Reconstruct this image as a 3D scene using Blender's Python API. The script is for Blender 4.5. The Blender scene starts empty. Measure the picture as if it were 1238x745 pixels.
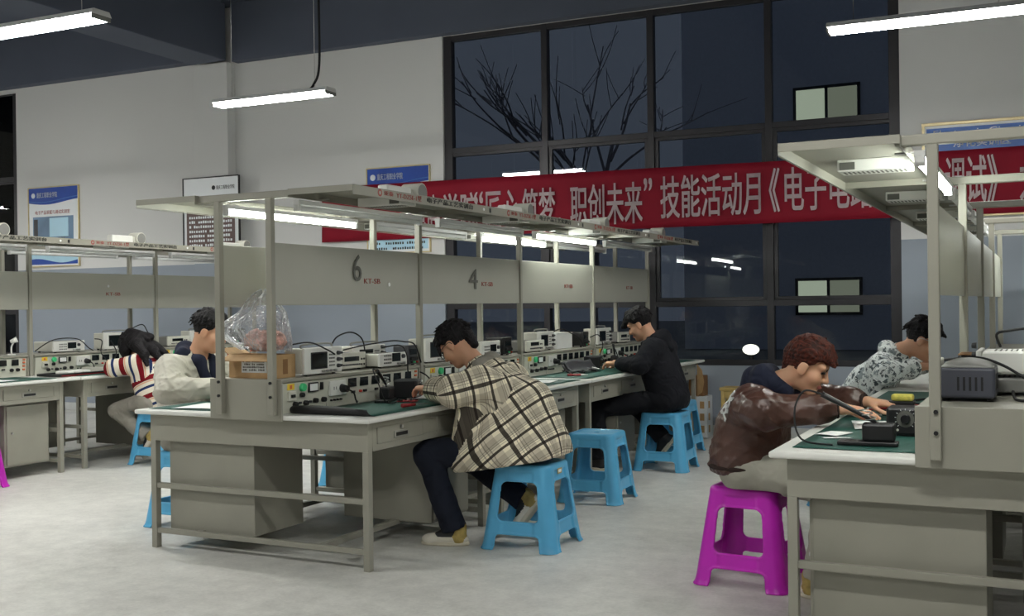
import bpy, math, random
import numpy as np
from mathutils import Vector, Matrix
random.seed(7)
SC = bpy.context.scene
COL = SC.collection
PI = math.pi
# ------------------------------------------------------------------ helpers
def lin(c):
    return tuple(((v/255)/12.92 if v/255 <= .04045 else ((v/255+.055)/1.055)**2.4) for v in c)
class NT:
    def __init__(s, name):
        s.m = bpy.data.materials.new(name); s.m.use_nodes = True
        s.nt = s.m.node_tree; s.nt.nodes.clear()
        s.out = s.n('ShaderNodeOutputMaterial')
    def n(s, t, **kw):
        nd = s.nt.nodes.new(t)
        for k, v in kw.items():
            setattr(nd, k, v)
        return nd
    def l(s, a, b): s.nt.links.new(a, b)
    def math(s, op, a, b=None, c=None):
        nd = s.n('ShaderNodeMath', operation=op)
        for i, v in enumerate((a, b, c)):
            if v is None: continue
            if isinstance(v, (int, float)): nd.inputs[i].default_value = v
            else: s.l(v, nd.inputs[i])
        return nd.outputs[0]
    def mix(s, f, a, b):
        nd = s.n('ShaderNodeMix', data_type='RGBA')
        for i, v in ((0, f), (6, a), (7, b)):
            if isinstance(v, (int, float)): nd.inputs[i].default_value = v
            elif isinstance(v, tuple): nd.inputs[i].default_value = v if len(v) == 4 else v+(1,)
            else: s.l(v, nd.inputs[i])
        return nd.outputs[2]
    def principled(s, rough=.5, metal=0, spec=.5, **kw):
        p = s.n('ShaderNodeBsdfPrincipled')
        p.inputs['Roughness'].default_value = rough; p.inputs['Metallic'].default_value = metal
        p.inputs['Specular IOR Level'].default_value = spec
        s.l(p.outputs[0], s.out.inputs[0]); s.p = p
        return p
    def noise(s, scale, detail=3, vec=None, rough=.5):
        t = s.n('ShaderNodeTexNoise'); t.inputs['Scale'].default_value = scale
        t.inputs['Detail'].default_value = detail; t.inputs['Roughness'].default_value = rough
        if vec is None:
            tc = s.n('ShaderNodeTexCoord'); vec = tc.outputs['Object']
        s.l(vec, t.inputs['Vector'])
        return t.outputs[0]
    def bump(s, h, strength=.2, dist=.01):
        b = s.n('ShaderNodeBump'); b.inputs['Strength'].default_value = strength; b.inputs['Distance'].default_value = dist
        s.l(h, b.inputs['Height']); s.l(b.outputs[0], s.p.inputs['Normal'])
def mat(name, rgb, rough=.5, metal=0, var=.06, nscale=12, bump=0, bscale=None, spec=.5, **kw):
    t = NT(name); p = t.principled(rough, metal, spec)
    c = lin(rgb)
    f = t.noise(nscale, 4)
    lo = tuple(max(0, v*(1-var)) for v in c)+(1,); hi = tuple(min(1, v*(1+var)) for v in c)+(1,)
    r = t.n('ShaderNodeValToRGB'); r.color_ramp.elements[0].position = .3; r.color_ramp.elements[1].position = .7
    r.color_ramp.elements[0].color = lo; r.color_ramp.elements[1].color = hi
    t.l(f, r.inputs[0]); t.l(r.outputs[0], p.inputs['Base Color'])
    if bump:
        t.bump(t.noise(bscale or nscale*6, 3), bump)
    for k, v in kw.items():
        p.inputs[k.replace('_', ' ')].default_value = v
    return t.m
def emis(name, rgb, strength):
    t = NT(name); e = t.n('ShaderNodeEmission'); e.inputs[0].default_value = lin(rgb)+(1,); e.inputs[1].default_value = strength
    t.l(e.outputs[0], t.out.inputs[0]); return t.m
class MB:
    def __init__(s): s.v = []; s.f = []; s.mi = []; s.sm = []
    def add(s, vs, fs, m=0, smooth=False):
        o = len(s.v); s.v += [tuple(v) for v in vs]
        for f in fs:
            s.f.append([i+o for i in f]); s.mi.append(m); s.sm.append(smooth)
        return s
    def box(s, x0, x1, y0, y1, z0, z1, m=0, R=None, c=None):
        vs = [(x, y, z) for z in (z0, z1) for y in (y0, y1) for x in (x0, x1)]
        if R is not None:
            c = Vector(c or (0, 0, 0)); vs = [tuple(R @ Vector(v) + c) for v in vs]
        return s.add(vs, [(0, 2, 3, 1), (4, 5, 7, 6), (0, 1, 5, 4), (2, 6, 7, 3), (0, 4, 6, 2), (1, 3, 7, 5)], m)
    def cyl(s, p, q, r, r2=None, n=16, m=0, cap=True, smooth=True):
        p = Vector(p); q = Vector(q); d = (q-p).normalized(); r2 = r if r2 is None else r2
        a = d.orthogonal().normalized(); b = d.cross(a)
        vs = []
        for c, rr in ((p, r), (q, r2)):
            for i in range(n):
                t = 2*PI*i/n; vs.append(c+(a*math.cos(t)+b*math.sin(t))*rr)
        s.add(vs, [(i, (i+1) % n, n+(i+1) % n, n+i) for i in range(n)], m, smooth)
        if cap:
            s.add(vs, [tuple(range(n-1, -1, -1)), tuple(range(n, 2*n))], m)
        return s
    def tube(s, pts, r, n=7, m=0, smoothpath=True):
        P = [Vector(p) for p in pts]
        if smoothpath and len(P) > 2:
            Q = []
            for i in range(len(P)-1):
                a = P[max(i-1, 0)]; b = P[i]; c = P[i+1]; d = P[min(i+2, len(P)-1)]
                for k in range(6):
                    t = k/6
                    Q.append(.5*((2*b)+(c-a)*t+(2*a-5*b+4*c-d)*t*t+(3*b-a-3*c+d)*t**3))
            Q.append(P[-1]); P = Q
        vs = []; nrm = None
        for i, p in enumerate(P):
            d = (P[min(i+1, len(P)-1)]-P[max(i-1, 0)])
            d = d.normalized() if d.length > 1e-9 else Vector((0, 0, 1))
            if nrm is None: nrm = d.orthogonal().normalized()
            nrm = (nrm-d*nrm.dot(d)); nrm = nrm.normalized() if nrm.length > 1e-6 else d.orthogonal().normalized()
            b = d.cross(nrm)
            rr = r(i/(len(P)-1)) if callable(r) else r
            vs += [p+(nrm*math.cos(2*PI*k/n)+b*math.sin(2*PI*k/n))*rr for k in range(n)]
        fs = []
        for i in range(len(P)-1):
            for k in range(n):
                fs.append((i*n+k, i*n+(k+1) % n, (i+1)*n+(k+1) % n, (i+1)*n+k))
        s.add(vs, fs, m, True)
        L = (len(P)-1)*n
        s.add(vs, [tuple(range(n-1, -1, -1)), tuple(range(L, L+n))], m)
        return s
    def ball(s, c, r, n=16, m=0, R=None):
        r = (r, r, r) if isinstance(r, (int, float)) else r
        vs = []; k = n//2
        for i in range(k+1):
            th = PI*i/k
            for j in range(n):
                ph = 2*PI*j/n
                v = Vector((r[0]*math.sin(th)*math.cos(ph), r[1]*math.sin(th)*math.sin(ph), r[2]*math.cos(th)))
                if R is not None: v = R @ v
                vs.append(v+Vector(c))
        fs = [(i*n+j, (i+1)*n+j, (i+1)*n+(j+1) % n, i*n+(j+1) % n) for i in range(k) for j in range(n)]
        return s.add(vs, fs, m, True)
    def prism(s, poly, O, X, Y, Z, m=0):
        """poly in the X,Y plane at O, extruded along vector Z"""
        O = Vector(O); X = Vector(X); Y = Vector(Y); Z = Vector(Z); n = len(poly)
        vs = [O+X*a+Y*b for a, b in poly]; vs += [v+Z for v in vs]
        fs = [tuple(range(n)), tuple(range(2*n-1, n-1, -1))]+[(i, n+i, n+(i+1) % n, (i+1) % n) for i in range(n)]
        return s.add(vs, fs, m)
    def grid(s, fn, nu, nv, m=0, smooth=True):
        vs = [fn(i/nu, j/nv) for j in range(nv+1) for i in range(nu+1)]
        w = nu+1
        return s.add(vs, [(j*w+i, j*w+i+1, (j+1)*w+i+1, (j+1)*w+i) for j in range(nv) for i in range(nu)], m, smooth)
def fixn(me):
    import bmesh
    b = bmesh.new(); b.from_mesh(me)
    bmesh.ops.remove_doubles(b, verts=b.verts, dist=1e-6)
    bmesh.ops.recalc_face_normals(b, faces=b.faces); b.to_mesh(me); b.free()
def obj(name, mb, mats, parent=None, bevel=0, loc=None, rz=0, solid=0, fix=True, seg=2):
    me = bpy.data.meshes.new(name)
    me.from_pydata([tuple(v) for v in mb.v], [], mb.f)
    me.polygons.foreach_set('material_index', mb.mi); me.polygons.foreach_set('use_smooth', mb.sm)
    for m in (mats if isinstance(mats, (list, tuple)) else [mats]): me.materials.append(m)
    if fix: fixn(me)
    me.update()
    o = bpy.data.objects.new(name, me); COL.objects.link(o)
    if parent is not None: o.parent = parent
    if loc is not None: o.location = loc
    o.rotation_euler[2] = rz
    if solid:
        md = o.modifiers.new('solid', 'SOLIDIFY'); md.thickness = solid; md.offset = 0
    if bevel:
        md = o.modifiers.new('bevel', 'BEVEL'); md.width = bevel; md.segments = seg; md.limit_method = 'ANGLE'; md.angle_limit = .6
    return o
def tag(o, label=None, cat=None, group=None, kind=None):
    if label: o['label'] = label
    if cat: o['category'] = cat
    if group: o['group'] = group
    if kind: o['kind'] = kind
    return o
def thing(name, label, cat, loc=(0, 0, 0), rz=0, group=None, rot=None):
    o = bpy.data.objects.new(name, None); COL.objects.link(o); o.empty_display_size = .1
    o.location = loc; o.rotation_euler = rot or (0, 0, rz)
    return tag(o, label, cat, group)
def copy_tree(o, parent=None):
    c = o.copy(); COL.objects.link(c)
    if parent is not None: c.parent = parent; c.matrix_parent_inverse = o.matrix_parent_inverse
    for ch in list(o.children): copy_tree(ch, c)
    return c
def rrect(w, h, r, n=5, cx=0, cy=0):
    pts = []
    for k, (sx, sy) in enumerate(((1, 1), (-1, 1), (-1, -1), (1, -1))):
        for i in range(n+1):
            a = PI/2*(k+i/n)
            pts.append((cx+sx*(w/2-r)+r*math.cos(a), cy+sy*(h/2-r)+r*math.sin(a)))
    return pts
FCACHE = {}
def text(name, body, w, h, O, X, Y, m, parent=None, bold=0, depth=.002):
    """lettering fitted to w x h metres; O lower-left corner, X reading direction, Y up"""
    key = (body, bold)
    if key not in FCACHE:
        cu = bpy.data.curves.new('t', 'FONT'); cu.body = body; cu.size = 1; cu.extrude = .01; cu.resolution_u = 3
        to = bpy.data.objects.new('t', cu); COL.objects.link(to)
        bpy.context.view_layer.update()
        dg = bpy.context.evaluated_depsgraph_get()
        me = bpy.data.meshes.new_from_object(to.evaluated_get(dg))
        bpy.data.objects.remove(to)
        FCACHE[key] = ([tuple(v.co) for v in me.vertices], [tuple(p.vertices) for p in me.polygons])
        bpy.data.meshes.remove(me)
    V, Fc = FCACHE[key]
    if bold:
        n0 = len(V); V = [(v[0]+dx*bold, v[1]+dy*bold, v[2]) for dx, dy in ((-1, -.6), (1, -.6), (1, .6), (-1, .6), (0, 0)) for v in V]
        Fc = [tuple(i+k*n0 for i in f) for k in range(5) for f in Fc]
    a = np.array(V) if V else np.zeros((1, 3))
    lo = a.min(0); hi = a.max(0); e = hi-lo; e[e < 1e-6] = 1
    X = Vector(X).normalized(); Y = Vector(Y).normalized(); Z = X.cross(Y); O = Vector(O)
    mb = MB(); mb.add([O+X*((v[0]-lo[0])/e[0]*w)+Y*((v[1]-lo[1])/e[1]*h)+Z*((v[2]-lo[2])/e[2]*depth) for v in V], Fc)
    return obj(name, mb, m, parent, fix=False)

# ------------------------------------------------------------------ materials
M = {}
M['steel'] = mat('grey_painted_steel', (149, 147, 135), .45, 0, .04, 5, .03, 180)
M['steel_in'] = mat('grey_painted_steel_inner', (146, 145, 137), .5, 0, .05, 5)
M['panelgrey'] = mat('pale_panel_paint', (170, 169, 158), .38, 0, .03, 3)
M['laminate'] = mat('white_laminate', (222, 222, 216), .4, 0, .03, 8)
M['console'] = mat('console_face_paint', (196, 196, 182), .45, 0, .03, 9)
M['white'] = mat('white_plastic', (226, 226, 220), .4, 0, .03, 8)
M['offwhite'] = mat('offwhite_plastic', (205, 204, 192), .45, 0, .04, 10)
M['midgrey'] = mat('mid_grey_plastic', (128, 128, 124), .5, 0, .06, 15)
M['darkgrey'] = mat('dark_grey_plastic', (62, 63, 66), .5, 0, .08, 20)
M['black'] = mat('black_plastic', (22, 22, 24), .42, 0, .1, 20)
M['rubber'] = mat('black_rubber', (16, 16, 17), .65, 0, .1, 30)
M['screen'] = mat('dark_screen_glass', (26, 32, 34), .12, 0, .05, 5)
M['chrome'] = mat('brushed_metal', (190, 190, 188), .28, 1, .06, 40)
M['green'] = mat('green_antistatic_mat', (26, 78, 68), .55, 0, .12, 30, .05, 200)
M['greenled'] = mat('green_indicator', (70, 200, 130), .3)
M['red'] = mat('red_plastic', (196, 52, 40), .4)
M['redmark'] = mat('red_printing', (150, 62, 54), .6)
M['orange'] = mat('orange_button', (214, 106, 62), .4)
M['yellow'] = mat('yellow_sticker', (232, 198, 60), .55)
M['ink'] = mat('black_ink', (34, 34, 36), .6)
M['greyink'] = mat('grey_ink', (98, 98, 92), .7)
M['paper'] = mat('white_paper', (236, 238, 236), .7, 0, .03, 14)
M['pcb'] = mat('red_circuit_board', (150, 34, 38), .4, 0, .2, 60)
M['card'] = mat('brown_cardboard', (182, 148, 104), .8, 0, .1, 18, .08, 120)
M['cardd'] = mat('dark_cardboard', (136, 100, 64), .85, 0, .12, 18)
M['blue'] = mat('sky_blue_plastic', (92, 176, 220), .33, 0, .04, 7, .02, 150)
M['magenta'] = mat('magenta_plastic', (196, 40, 186), .3, 0, .06, 7, .02, 150)
M['frame'] = mat('dark_window_aluminium', (52, 51, 54), .4, .3, .06, 9)
M['white_enamel'] = mat('white_enamel', (214, 214, 212), .4, 0, .02, 8)
M['postblue'] = mat('poster_blue', (28, 70, 160), .4, 0, .18, 3)
M['postpale'] = mat('poster_pale_blue', (176, 214, 232), .4, 0, .08, 3)
M['posterwhite'] = mat('poster_white', (226, 230, 232), .4, 0, .02, 3)
M['photo'] = mat('poster_photograph', (96, 124, 152), .35, 0, .3, 2.2)
M['brownpanel'] = mat('poster_brown', (96, 74, 70), .5, 0, .08, 6)
M['gold'] = mat('gold_trim', (206, 190, 146), .35, .3, .08, 12)
M['blackframe'] = mat('black_frame', (26, 25, 26), .4)
M['signblue'] = mat('sign_blue', (30, 92, 176), .4, 0, .08, 3)
M['wood'] = mat('varnished_wood', (188, 116, 58), .45, 0, .2, 8)
M['palewood'] = mat('pale_wood', (186, 160, 98), .5, 0, .15, 8)
M['cream'] = mat('cream_paint', (214, 205, 170), .5)
M['sponge'] = mat('yellow_sponge', (236, 224, 110), .9, 0, .12, 60, .3, 150)
M['darkboard'] = mat('dark_blue_grey_case', (72, 74, 84), .45, 0, .06, 12)
M['led'] = emis('led_diffuser', (255, 255, 250), 26)
M['tube_on'] = emis('lit_tube', (248, 255, 246), 16)
M['tube_off'] = mat('unlit_tube_glass', (230, 232, 230), .25)
M['clearplastic'] = None
def floor_mat():
    t = NT('polished_concrete'); p = t.principled(.42, 0, .35)
    a = t.noise(.7, 6, rough=.6); b = t.noise(9, 6, rough=.65); c = t.noise(55, 3)
    f = t.math('ADD', t.math('MULTIPLY', a, .5), t.math('ADD', t.math('MULTIPLY', b, .35), t.math('MULTIPLY', c, .15)))
    r = t.n('ShaderNodeValToRGB'); e = r.color_ramp.elements
    e[0].position = .36; e[0].color = lin((180, 179, 173))+(1,); e[1].position = .62; e[1].color = lin((226, 225, 219))+(1,)
    t.l(f, r.inputs[0]); t.l(r.outputs[0], p.inputs['Base Color'])
    t.l(t.math('ADD', t.math('MULTIPLY', b, .3), .3), p.inputs['Roughness'])
    t.bump(b, .06, .004); return t.m
M['floor'] = floor_mat()
def wall_mat(white, band, z):
    t = NT('painted_wall'); p = t.principled(.75, 0, .25)
    tc = t.n('ShaderNodeTexCoord'); sp = t.n('ShaderNodeSeparateXYZ'); t.l(tc.outputs['Object'], sp.inputs[0])
    f = t.noise(1.3, 5)
    up = t.mix(f, tuple(v*.96 for v in lin(white)), lin(white)); dn = t.mix(f, tuple(v*.92 for v in lin(band)), lin(band))
    s = t.math('LESS_THAN', sp.outputs[2], z)
    t.l(t.mix(s, up, dn), p.inputs['Base Color']); t.bump(t.noise(90, 3), .04, .003)
    return t.m
M['wall'] = wall_mat((214, 214, 212), (150, 158, 168), 1.91)
M['ceil'] = mat('grey_blue_ceiling_paint', (84, 90, 104), .85, 0, .05, 1.5)
M['base'] = mat('pale_skirting', (196, 198, 196), .6)
def glass_mat():
    t = NT('window_glass'); tr = t.n('ShaderNodeBsdfTransparent'); tr.inputs[0].default_value = (.86, .9, .93, 1)
    g = t.n('ShaderNodeBsdfGlossy'); g.inputs['Roughness'].default_value = .015
    fr = t.n('ShaderNodeFresnel'); fr.inputs[0].default_value = 1.5
    mx = t.n('ShaderNodeMixShader'); t.l(fr.outputs[0], mx.inputs[0]); t.l(tr.outputs[0], mx.inputs[1]); t.l(g.outputs[0], mx.inputs[2])
    t.l(mx.outputs[0], t.out.inputs[0]); return t.m
M['glass'] = glass_mat()
def film_mat():
    t = NT('clear_plastic_film'); tr = t.n('ShaderNodeBsdfTransparent'); tr.inputs[0].default_value = (.9, .91, .92, 1)
    g = t.n('ShaderNodeBsdfGlossy'); g.inputs['Roughness'].default_value = .12; g.inputs[0].default_value = (.95, .97, 1, 1)
    d = t.n('ShaderNodeBsdfDiffuse'); d.inputs[0].default_value = (.75, .77, .79, 1)
    lw = t.n('ShaderNodeLayerWeight'); lw.inputs[0].default_value = .35
    m1 = t.n('ShaderNodeMixShader'); t.l(lw.outputs['Facing'], m1.inputs[0]); t.l(tr.outputs[0], m1.inputs[1]); t.l(d.outputs[0], m1.inputs[2])
    m2 = t.n('ShaderNodeMixShader'); m2.inputs[0].default_value = .12; t.l(m1.outputs[0], m2.inputs[1]); t.l(g.outputs[0], m2.inputs[2])
    tc = t.n('ShaderNodeTexCoord'); nz = t.n('ShaderNodeTexNoise'); nz.inputs['Scale'].default_value = 26; nz.inputs['Detail'].default_value = 2
    t.l(tc.outputs['Object'], nz.inputs['Vector']); b = t.n('ShaderNodeBump'); b.inputs['Strength'].default_value = .9; b.inputs['Distance'].default_value = .02
    t.l(nz.outputs[0], b.inputs['Height']); t.l(b.outputs[0], g.inputs['Normal']); t.l(b.outputs[0], lw.inputs['Normal'])
    t.l(m2.outputs[0], t.out.inputs[0]); return t.m
M['film'] = film_mat()
# ------------------------------------------------------------------ the setting
WY, WA = 10.7506, .0263
WL = dict(loc=(0, WY, 0), rz=WA)
def wp(s, off, z):           # wall coordinates -> world
    return (s*math.cos(WA)+off*math.sin(WA), WY+s*math.sin(WA)-off*math.cos(WA), z)
def struct(name, mb, m, **kw):
    o = obj(name, mb, m, **kw); o['kind'] = 'structure'; return o
struct('floor', MB().box(-20, 8, -10, 11.6, -.1, 0), M['floor'])
struct('ceiling', MB().box(-20, 8, -10, 11.6, 5.1, 5.25), M['ceil'])
w = MB()
WIN = [(-6.1, -1.225), (-18.4, -12.85)]
xs = [-20.5, -18.4, -12.85, -6.1, -1.225, 8.5]
for i in range(5):
    a, b = xs[i], xs[i+1]
    if (a, b) in [(-18.4, -12.85), (-6.1, -1.225)]:
        w.box(a, b, 0, .25, 0, .705); w.box(a, b, 0, .25, 4.39, 5.2)
    else: w.box(a, b, 0, .25, 0, 5.2)
struct('wall_back', w, M['wall'], **WL)
struct('wall_left', MB().box(-19.4, -19.2, -10, 11.5, 0, 5.2), M['wall'])
struct('wall_right', MB().box(7, 7.2, -10, 11.5, 0, 5.2), M['wall'])
M['farwall'] = mat('far_wall_low_bounce', (120, 122, 124), .8)  # unseen wall, colour darkened so it bounces less fill light
struct('wall_front', MB().box(-20, 8, -9.2, -9, 0, 5.2), M['farwall'])
struct('trim_1', MB().box(-9.58, -9.03, -.15, 0, 0, 4.385), M['wall'], bevel=.006, **WL)      # pilaster
bm_ = MB().box(-19.1, -9.62, -.16, 0, 4.44, 5.1).box(-8.98, 6.9, -.14, 0, 4.385, 5.1)
struct('trim_2', bm_, M['ceil'], bevel=.01, **WL)                                             # beam along the wall
struct('trim_3', MB().box(-9.58, -9.04, -19.5, -.15, 4.4, 5.1), M['ceil'], bevel=.01, **WL)    # cross beams
struct('trim_4', MB().box(-3.6, -3.06, -19.5, -.15, 4.62, 5.1).box(2.4, 2.94, -19.5, -.15, 4.4, 5.1).box(-15.6, -15.06, -19.5, -.15, 4.4, 5.1), M['ceil'], bevel=.01, **WL)
bb = MB()
for a, b in ((-19, -9.62), (-8.98, 6.8)): bb.box(a, b, -.02, 0, 0, .1)
struct('baseboard_back', bb, M['base'], bevel=.004, **WL)
def window(n, cols, rows):
    f = MB(); t = .035
    z0, z1 = rows[0], rows[-1]
    for i, s in enumerate(cols):
        tt = .05 if i in (0, len(cols)-1) else t
        a = s if i == 0 else (s-2*tt if i == len(cols)-1 else s-tt)
        f.box(a, a+2*tt, .03, .12, z0, z1)
    for i, z in enumerate(rows):
        a = z if i == 0 else (z-.06 if i == len(rows)-1 else z-.03)
        f.box(cols[0], cols[-1], .035, .115, a, a+.06)
    for i in range(len(cols)-1):          # sashes of the middle row
        a, b = cols[i]+.04, cols[i+1]-.04; c, d = rows[1]+.03, rows[2]-.03
        for q in ((a, a+.035, c, d), (b-.035, b, c, d), (a, b, c, c+.035), (a, b, d-.035, d)):
            f.box(q[0], q[1], .05, .1, q[2], q[3])
    o = struct('window_%d' % n, f, M['frame'], bevel=.004, **WL)
    for i in range(len(cols)-1):
        for j in range(len(rows)-1):
            obj('pane', MB().box(cols[i]+.02, cols[i+1]-.02, .072, .078, rows[j]+.02, rows[j+1]-.02), M['glass'], o)
window(1, [-6.1, -4.865, -3.67, -2.457, -1.225], [.705, 1.33, 3.09, 4.39])
window(2, [-18.4, -17, -15.6, -14.2, -12.85], [.705, 1.33, 3.2, 4.44])
# outside
struct('ground', MB().box(-70, 60, 11.6, 80, -.2, -.02), mat('night_ground', (120, 122, 124), .9))
t = thing('exterior_building', 'dark building outside the window with a lit room above a reflection stand-in', 'building', (0, 30.5, 0))
obj('facade', MB().box(-9.5, 6, 0, 9, 0, 13), mat('night_facade', (196, 200, 212), .9), t)
lit = emis('lit_room_and_reflection', (196, 204, 176), .17); lit2 = emis('lit_room_and_reflection_dim', (150, 154, 132), .13)
for x0, z0, h in ((-6.25, 6.2, 1.05), (-6.25, 1.0, .95)):  # lower glowing panes stand in for a reflection in the window glass
    wf = MB()
    for a in (0, .86, 1.72): wf.box(x0+a-.04, x0+a+.04, -.06, 0, z0, z0+h)
    for a in (0, h): wf.box(x0-.04, x0+1.76, -.06, 0, z0+a-.04, z0+a+.04)
    o = obj('window_frame', wf, M['black'], t)
    obj('lit_pane', MB().box(x0+.03, x0+.83, -.03, -.01, z0+.03, z0+h-.03), lit, o)
    obj('lit_pane', MB().box(x0+.89, x0+1.69, -.03, -.01, z0+.03, z0+h-.03), lit2, o)
t = thing('outdoor_lamp', 'bright low floodlight on a short post outside the lower window', 'lamp', (-5.0, 20.2, -.02))
obj('post', MB().cyl((0, 0, 0), (0, 0, .35), .04), M['black'], t)
hd = obj('lamp_housing', MB().cyl((0, .08, .47), (0, -.05, .47), .11, .115, 24), M['black'], t, bevel=.01)
obj('lens', MB().ball((0, -.05, .47), (.16, .03, .10), 20), emis('floodlight_lens', (255, 250, 225), .6), hd)
def branch(mb, p, d, L, r, k):
    q = p+d*L; mb.tube([p, p+d*L*.5+Vector((random.uniform(-1, 1), random.uniform(-1, 1), 0))*L*.05, q], lambda u: r*(1-.4*u), 5)
    if k:
        for _ in range(3):
            e = (d+Vector((random.uniform(-1, 1), random.uniform(-1, 1), random.uniform(-.2, .6)))*.75).normalized()
            branch(mb, p+d*L*random.uniform(.5, 1), e, L*random.uniform(.6, .8), r*.58, k-1)
tr = MB(); branch(tr, Vector((0, 0, 0)), Vector((0, 0, 1)), 2.6, .085, 4)
tag(obj('bare_tree', tr, mat('bark', (120, 116, 122), .9), loc=(-6.6, 16.5, -.02)), 'leafless tree standing in the dark outside the tall window', 'tree')

# ceiling lamps
def pendant(x, y, label, cable=False):
    t = thing('pendant_light', label, 'ceiling light', (x, y, 3.2), WA, 'linear ceiling lamps')
    h = MB().prism([(-.085, 0), (.085, 0), (.065, .035), (-.065, .035)], (-.62, 0, 0), (0, 1, 0), (0, 0, 1), (1.24, 0, 0))
    obj('housing', h, M['white_enamel'], t, bevel=.003)
    d = MB().prism([(-.075, 0), (-.06, -.028), (.06, -.028), (.075, 0)], (-.605, 0, 0), (0, 1, 0), (0, 0, 1), (1.21, 0, 0))
    obj('diffuser', d, M['led'], t, bevel=.004)
    obj('end_cap', MB().box(-.62, -.605, -.075, .075, -.028, 0), M['midgrey'], t)
    obj('end_cap', MB().box(.605, .62, -.075, .075, -.028, 0), M['midgrey'], t)
    for s in (-.45, .45): obj('suspension_wire', MB().cyl((s, 0, .03), (s, 0, 1.9), .003, n=6), M['chrome'], t)
    if cable:
        obj('power_cable', MB().tube([(.38, 0, .03), (.44, 0, .08), (.5, .0, .25), (.5, 0, .9), (.49, 0, 1.9)], .011), M['rubber'], t)
    return t
vis = {(1, 0): 'lit linear ceiling lamp hanging from a black cable before the white wall',
       (1, 1): 'lit linear ceiling lamp at top right, cut by the frame above the red banner',
       (0, 0): 'lit linear ceiling lamp at the top left corner, cut by the frame'}
side = ['over the front of the room', 'over the middle of the room', 'over the rear of the room', 'by the rear wall']
for r, y in enumerate((4.94, 7.62, 2.2, -1.2)):
    for k in range(-2, 3):
        x = (-5.94 if r != 1 else -6.12)+5.41*k
        if x > 6 or x < -18 or (r == 0 and k > 0) or (r > 1 and k not in (-1, 0, 1)): continue
        key = (r, k)
        lab = vis.get(key) or 'lit linear ceiling lamp outside the view %s' % side[min(3, r//2)]
        pendant(x, y, lab, key == (1, 0))

# ------------------------------------------------------------------ things on the wall
WN = dict(parent=None)
def wobj(name, label, cat, group=None, off=0):
    return thing(name, label, cat, (off*math.sin(WA), WY-off*math.cos(WA), 0), WA, group)
SX, SZ = (1, 0, 0), (0, 0, 1)
# red banner
def banner():
    t = wobj('banner', 'long red cloth banner with white Chinese lettering across the window', 'banner')
    def top(s): return 2.77-.009*(s+7.7) if s < -1 else 2.71
    def fn(u, v):
        s = -7.72+u*9.2
        return (s, -.05-.008*math.sin(s*3.1)-.006*math.sin(s*7+v*3), 2.115+v*(top(s)-2.115))
    m = NT('red_banner_cloth'); m.principled(.7, 0, .2); f = m.noise(2.5, 4)
    m.l(m.mix(f, lin((118, 18, 36))+(1,), lin((146, 24, 44))+(1,)), m.p.inputs['Base Color']); m.bump(m.noise(240, 2), .1, .002)
    obj('cloth', MB().grid(fn, 120, 8), m.m, t, solid=.002)
    lt = mat('banner_lettering', (232, 214, 216), .6)
    runs = [('电商', -6.46, -6.106), ('学院', -6.085, -5.638), ('“', -5.68, -5.57), ('匠心', -5.536, -5.135), ('筑梦', -5.095, -4.71), ('，', -4.688, -4.64),
            ('职创未来', -4.535, -3.736), ('”', -3.719, -3.63), ('技能活动月', -3.542, -2.52), ('《', -2.439, -2.335), ('电子电路', -2.287, -1.463),
            ('安装与', -1.433, -.9), ('调试', -.832, -.483), ('》', -.477, -.385), ('大赛', -.212, .17)]
    for s, a, b in runs:
        z0, h = 2.17, .43
        if s in '“”': z0, h = 2.47, .13
        if s == '，': z0, h = 2.15, .12
        z0 += .05*max(0, min(1, (a+4.6)/1.4))
        text('lettering', s, b-a, h, (a, -.0735, z0), SX, SZ, lt, t, .012, .004)
    for s in (-7.7, -1.2):
        obj('eyelet', MB().cyl((s, -.06, 2.72), (s, -.075, 2.72), .012), M['chrome'], t)
banner()
def wave(x0, x1, z0, amp, ztop, n=24, ph=0):
    return [(x0+(x1-x0)*i/n, z0+amp*math.sin(ph+PI*1.4*i/n)) for i in range(n+1)]+[(x1, ztop), (x0, ztop)]
def textbars(mb, x0, x1, zs, h, y, rnd, dens=.85, m=0):
    for z in zs:
        x = x0
        while x < x1-h*.5:
            wd = h*rnd.uniform(.55, .85)
            if rnd.random() < dens: mb.box(x, min(x+wd, x1), y, y-.001, z, z+h*rnd.uniform(.75, 1), m)
            x += h*1.05
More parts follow.
